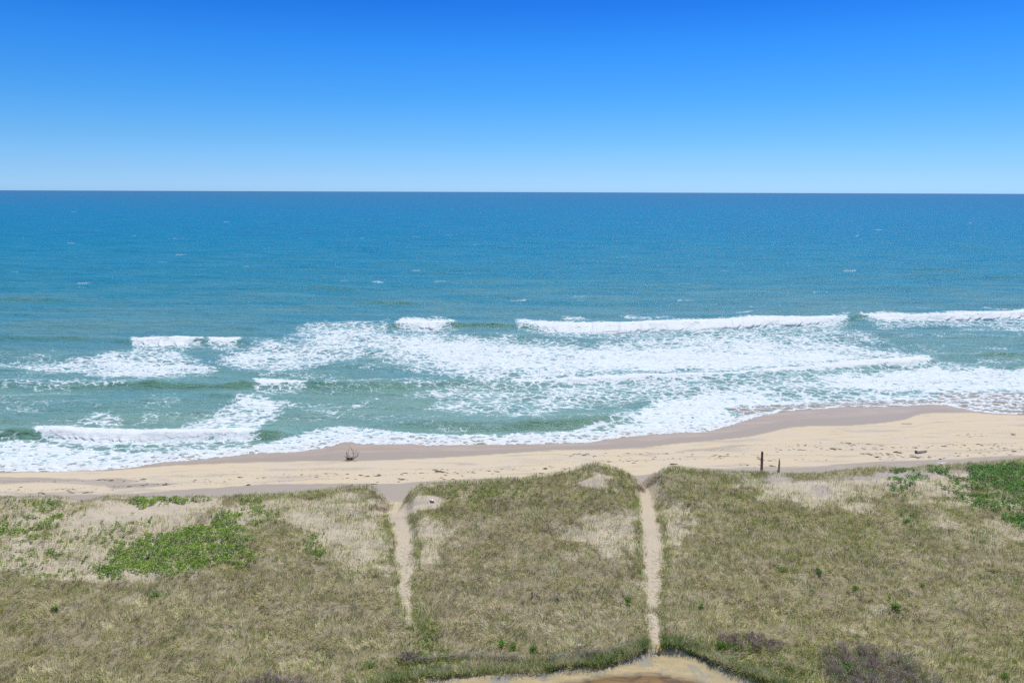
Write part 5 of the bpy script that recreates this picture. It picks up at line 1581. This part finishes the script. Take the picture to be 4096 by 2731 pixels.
for b in B: bush(*b)

# ------------------------------------------------------------------ oddments
x, y, z = [float(v) for v in G(2128, 2392)]
m_ = empty("marker_pipe", (x, y, z - 0.1)); tag(m_, "short grey blue pipe with dark cap standing in the grass between the paths", "marker")
obj("pipe", tube([(0, 0, 0), (0, 0, 0.72)], 0.075, 14), M_blue, m_, False)
obj("cap", tube([(0, 0, 0.72), (0, 0, 0.80), (0, 0, 0.83)], [0.09, 0.09, 0.05], 14), M_cap, m_, False)
x, y, z = [float(v) for v in G(2318, 2590)]
o = obj("stone", lump(.26, .22, .2, 3, .35), M_stone, None, True, (x, y, z + 0.22)); tag(o, "pale rounded stone in dead grass above the pond", "stone")
x, y, z = [float(v) for v in G(2638, 2606)]
b_ = empty("small_buoy", (x, y, z)); tag(b_, "small orange yellow buoy at the lower end of the right path", "buoy")
obj("float", lump(.17, .17, .2, 8, .1), M_orange, b_, True, (0, 0, .2))
obj("neck", tube([(0, 0, .36), (0, 0, .5), (0.02, 0, .54)], [.06, .05, .035], 8), M_orange, b_)
# leaning thin sticks in the right gap
x, y, z = [float(v) for v in GB(2563, 1938)]
sk = empty("leaning_sticks", (x, y - 3.0, z + 0.6)); tag(sk, "two thin dark sticks crossing to a point in the right dune gap", "fence stick")
obj("stick", tube([(0, 0, 0), (0.25, 0, 0.7), (0.5, 0, 1.35)], .022, 5), M_bark, sk)
obj("stick", tube([(0.5, 0, 1.35), (1.1, 0, 1.0), (1.7, 0.1, 0.55)], .018, 5), M_bark, sk)
# crumpled white sheet half buried in the dune
x, y, z = [float(v) for v in G(1729, 2005)]
n = 9
V, F = [], []
for i in range(n):
    for j in range(n):
        u, v = i / (n - 1) - .5, j / (n - 1) - .5
        V.append((u * .5 - v * .35, v * .55, .10 + .10 * float(fbm(u * 4, v * 4, 2, 700)) + .05 * math.sin(u * 22)))
for i in range(n - 1):
    for j in range(n - 1):
        F.append([i * n + j, (i + 1) * n + j, (i + 1) * n + j + 1, i * n + j + 1])
cl_t = NT("striped_sheet")
w_ = cl_t.new("ShaderNodeTexWave"); w_.inputs["Scale"].default_value = 1.1; cl_t.l.new(cl_t.new("ShaderNodeTexCoord").outputs["Object"], w_.inputs["Vector"])
M_sheet = cl_t.done(cl_t.bsdf(cl_t.mix(cl_t.map(w_.outputs["Fac"], .86, .95), (.74, .72, .78), (.10, .08, .09)), .7, .2))
o = obj("crumpled_sheet", (V, F), M_sheet, None, True, (x, y, z + .12)); tag(o, "white sheet with a dark stripe lying on the dune right of the left path", "litter")
x, y, z = [float(v) for v in G(1982, 2000)]
o = obj("plastic_scrap", lump(.16, .12, .2, 12, .6, 7, 9), M_whitep, None, False, (x, y, z + .15)); tag(o, "small white plastic scrap in grass on the middle dune crest", "litter")
for px_, py_, l_, s_ in ((3600, 1860, "small white shell like scrap on dark sand left of the gull", .10), (3672, 1855, "flat white scrap on dark sand between the other scrap and the gull", .12)):
    x, y, z = [float(v) for v in GB(px_, py_)]
    o = obj("white_scrap", lump(s_ * 1.4, s_, s_ * .5, px_, .3, 7, 9), M_whitep, None, True, (x, y, z + .05)); tag(o, l_, "litter")
# gull gliding low over the crest
x, y, z = [float(v) for v in G(3762, 1864)]
d_ = RMn @ np.array([(3765 - 2048) / F_PX, -(1853 - 1365.5) / F_PX, -1.0]); t_ = y / d_[1]
gu = empty("gull", (d_[0] * t_, y, CAM_Z + d_[2] * t_)); tag(gu, "white gull with spread wings gliding just over the right dune crest", "bird")
body = tube([(-.02, -.26, .0), (0, -.18, .01), (0, -.05, .015), (0, .10, .01), (0, .22, .02), (0, .30, .04), (0, .36, .035)], [.012, .05, .085, .08, .05, .045, .012], 10)
wing = lambda sd: ([(0.03 * sd, -.09, .03), (.03 * sd, .12, .03), (.28 * sd, -.08, .14), (.28 * sd, .13, .15), (.62 * sd, -.10, .16), (.60 * sd, .05, .17), (.86 * sd, -.16, .30)] + [(0.03 * sd, -.09, .01), (.03 * sd, .12, .01), (.28 * sd, -.08, .12), (.28 * sd, .13, .13), (.62 * sd, -.10, .145), (.60 * sd, .05, .155), (.86 * sd, -.16, .295)],
                   [[0, 2, 3, 1], [2, 4, 5, 3], [4, 6, 5], [7, 8, 10, 9], [9, 10, 12, 11], [11, 12, 13], [0, 7, 9, 2], [2, 9, 11, 4], [4, 11, 13, 6], [1, 3, 10, 8], [3, 5, 12, 10], [5, 6, 13, 12]])
obj("body", join([body, wing(1), wing(-1)]), M_whitep, gu)
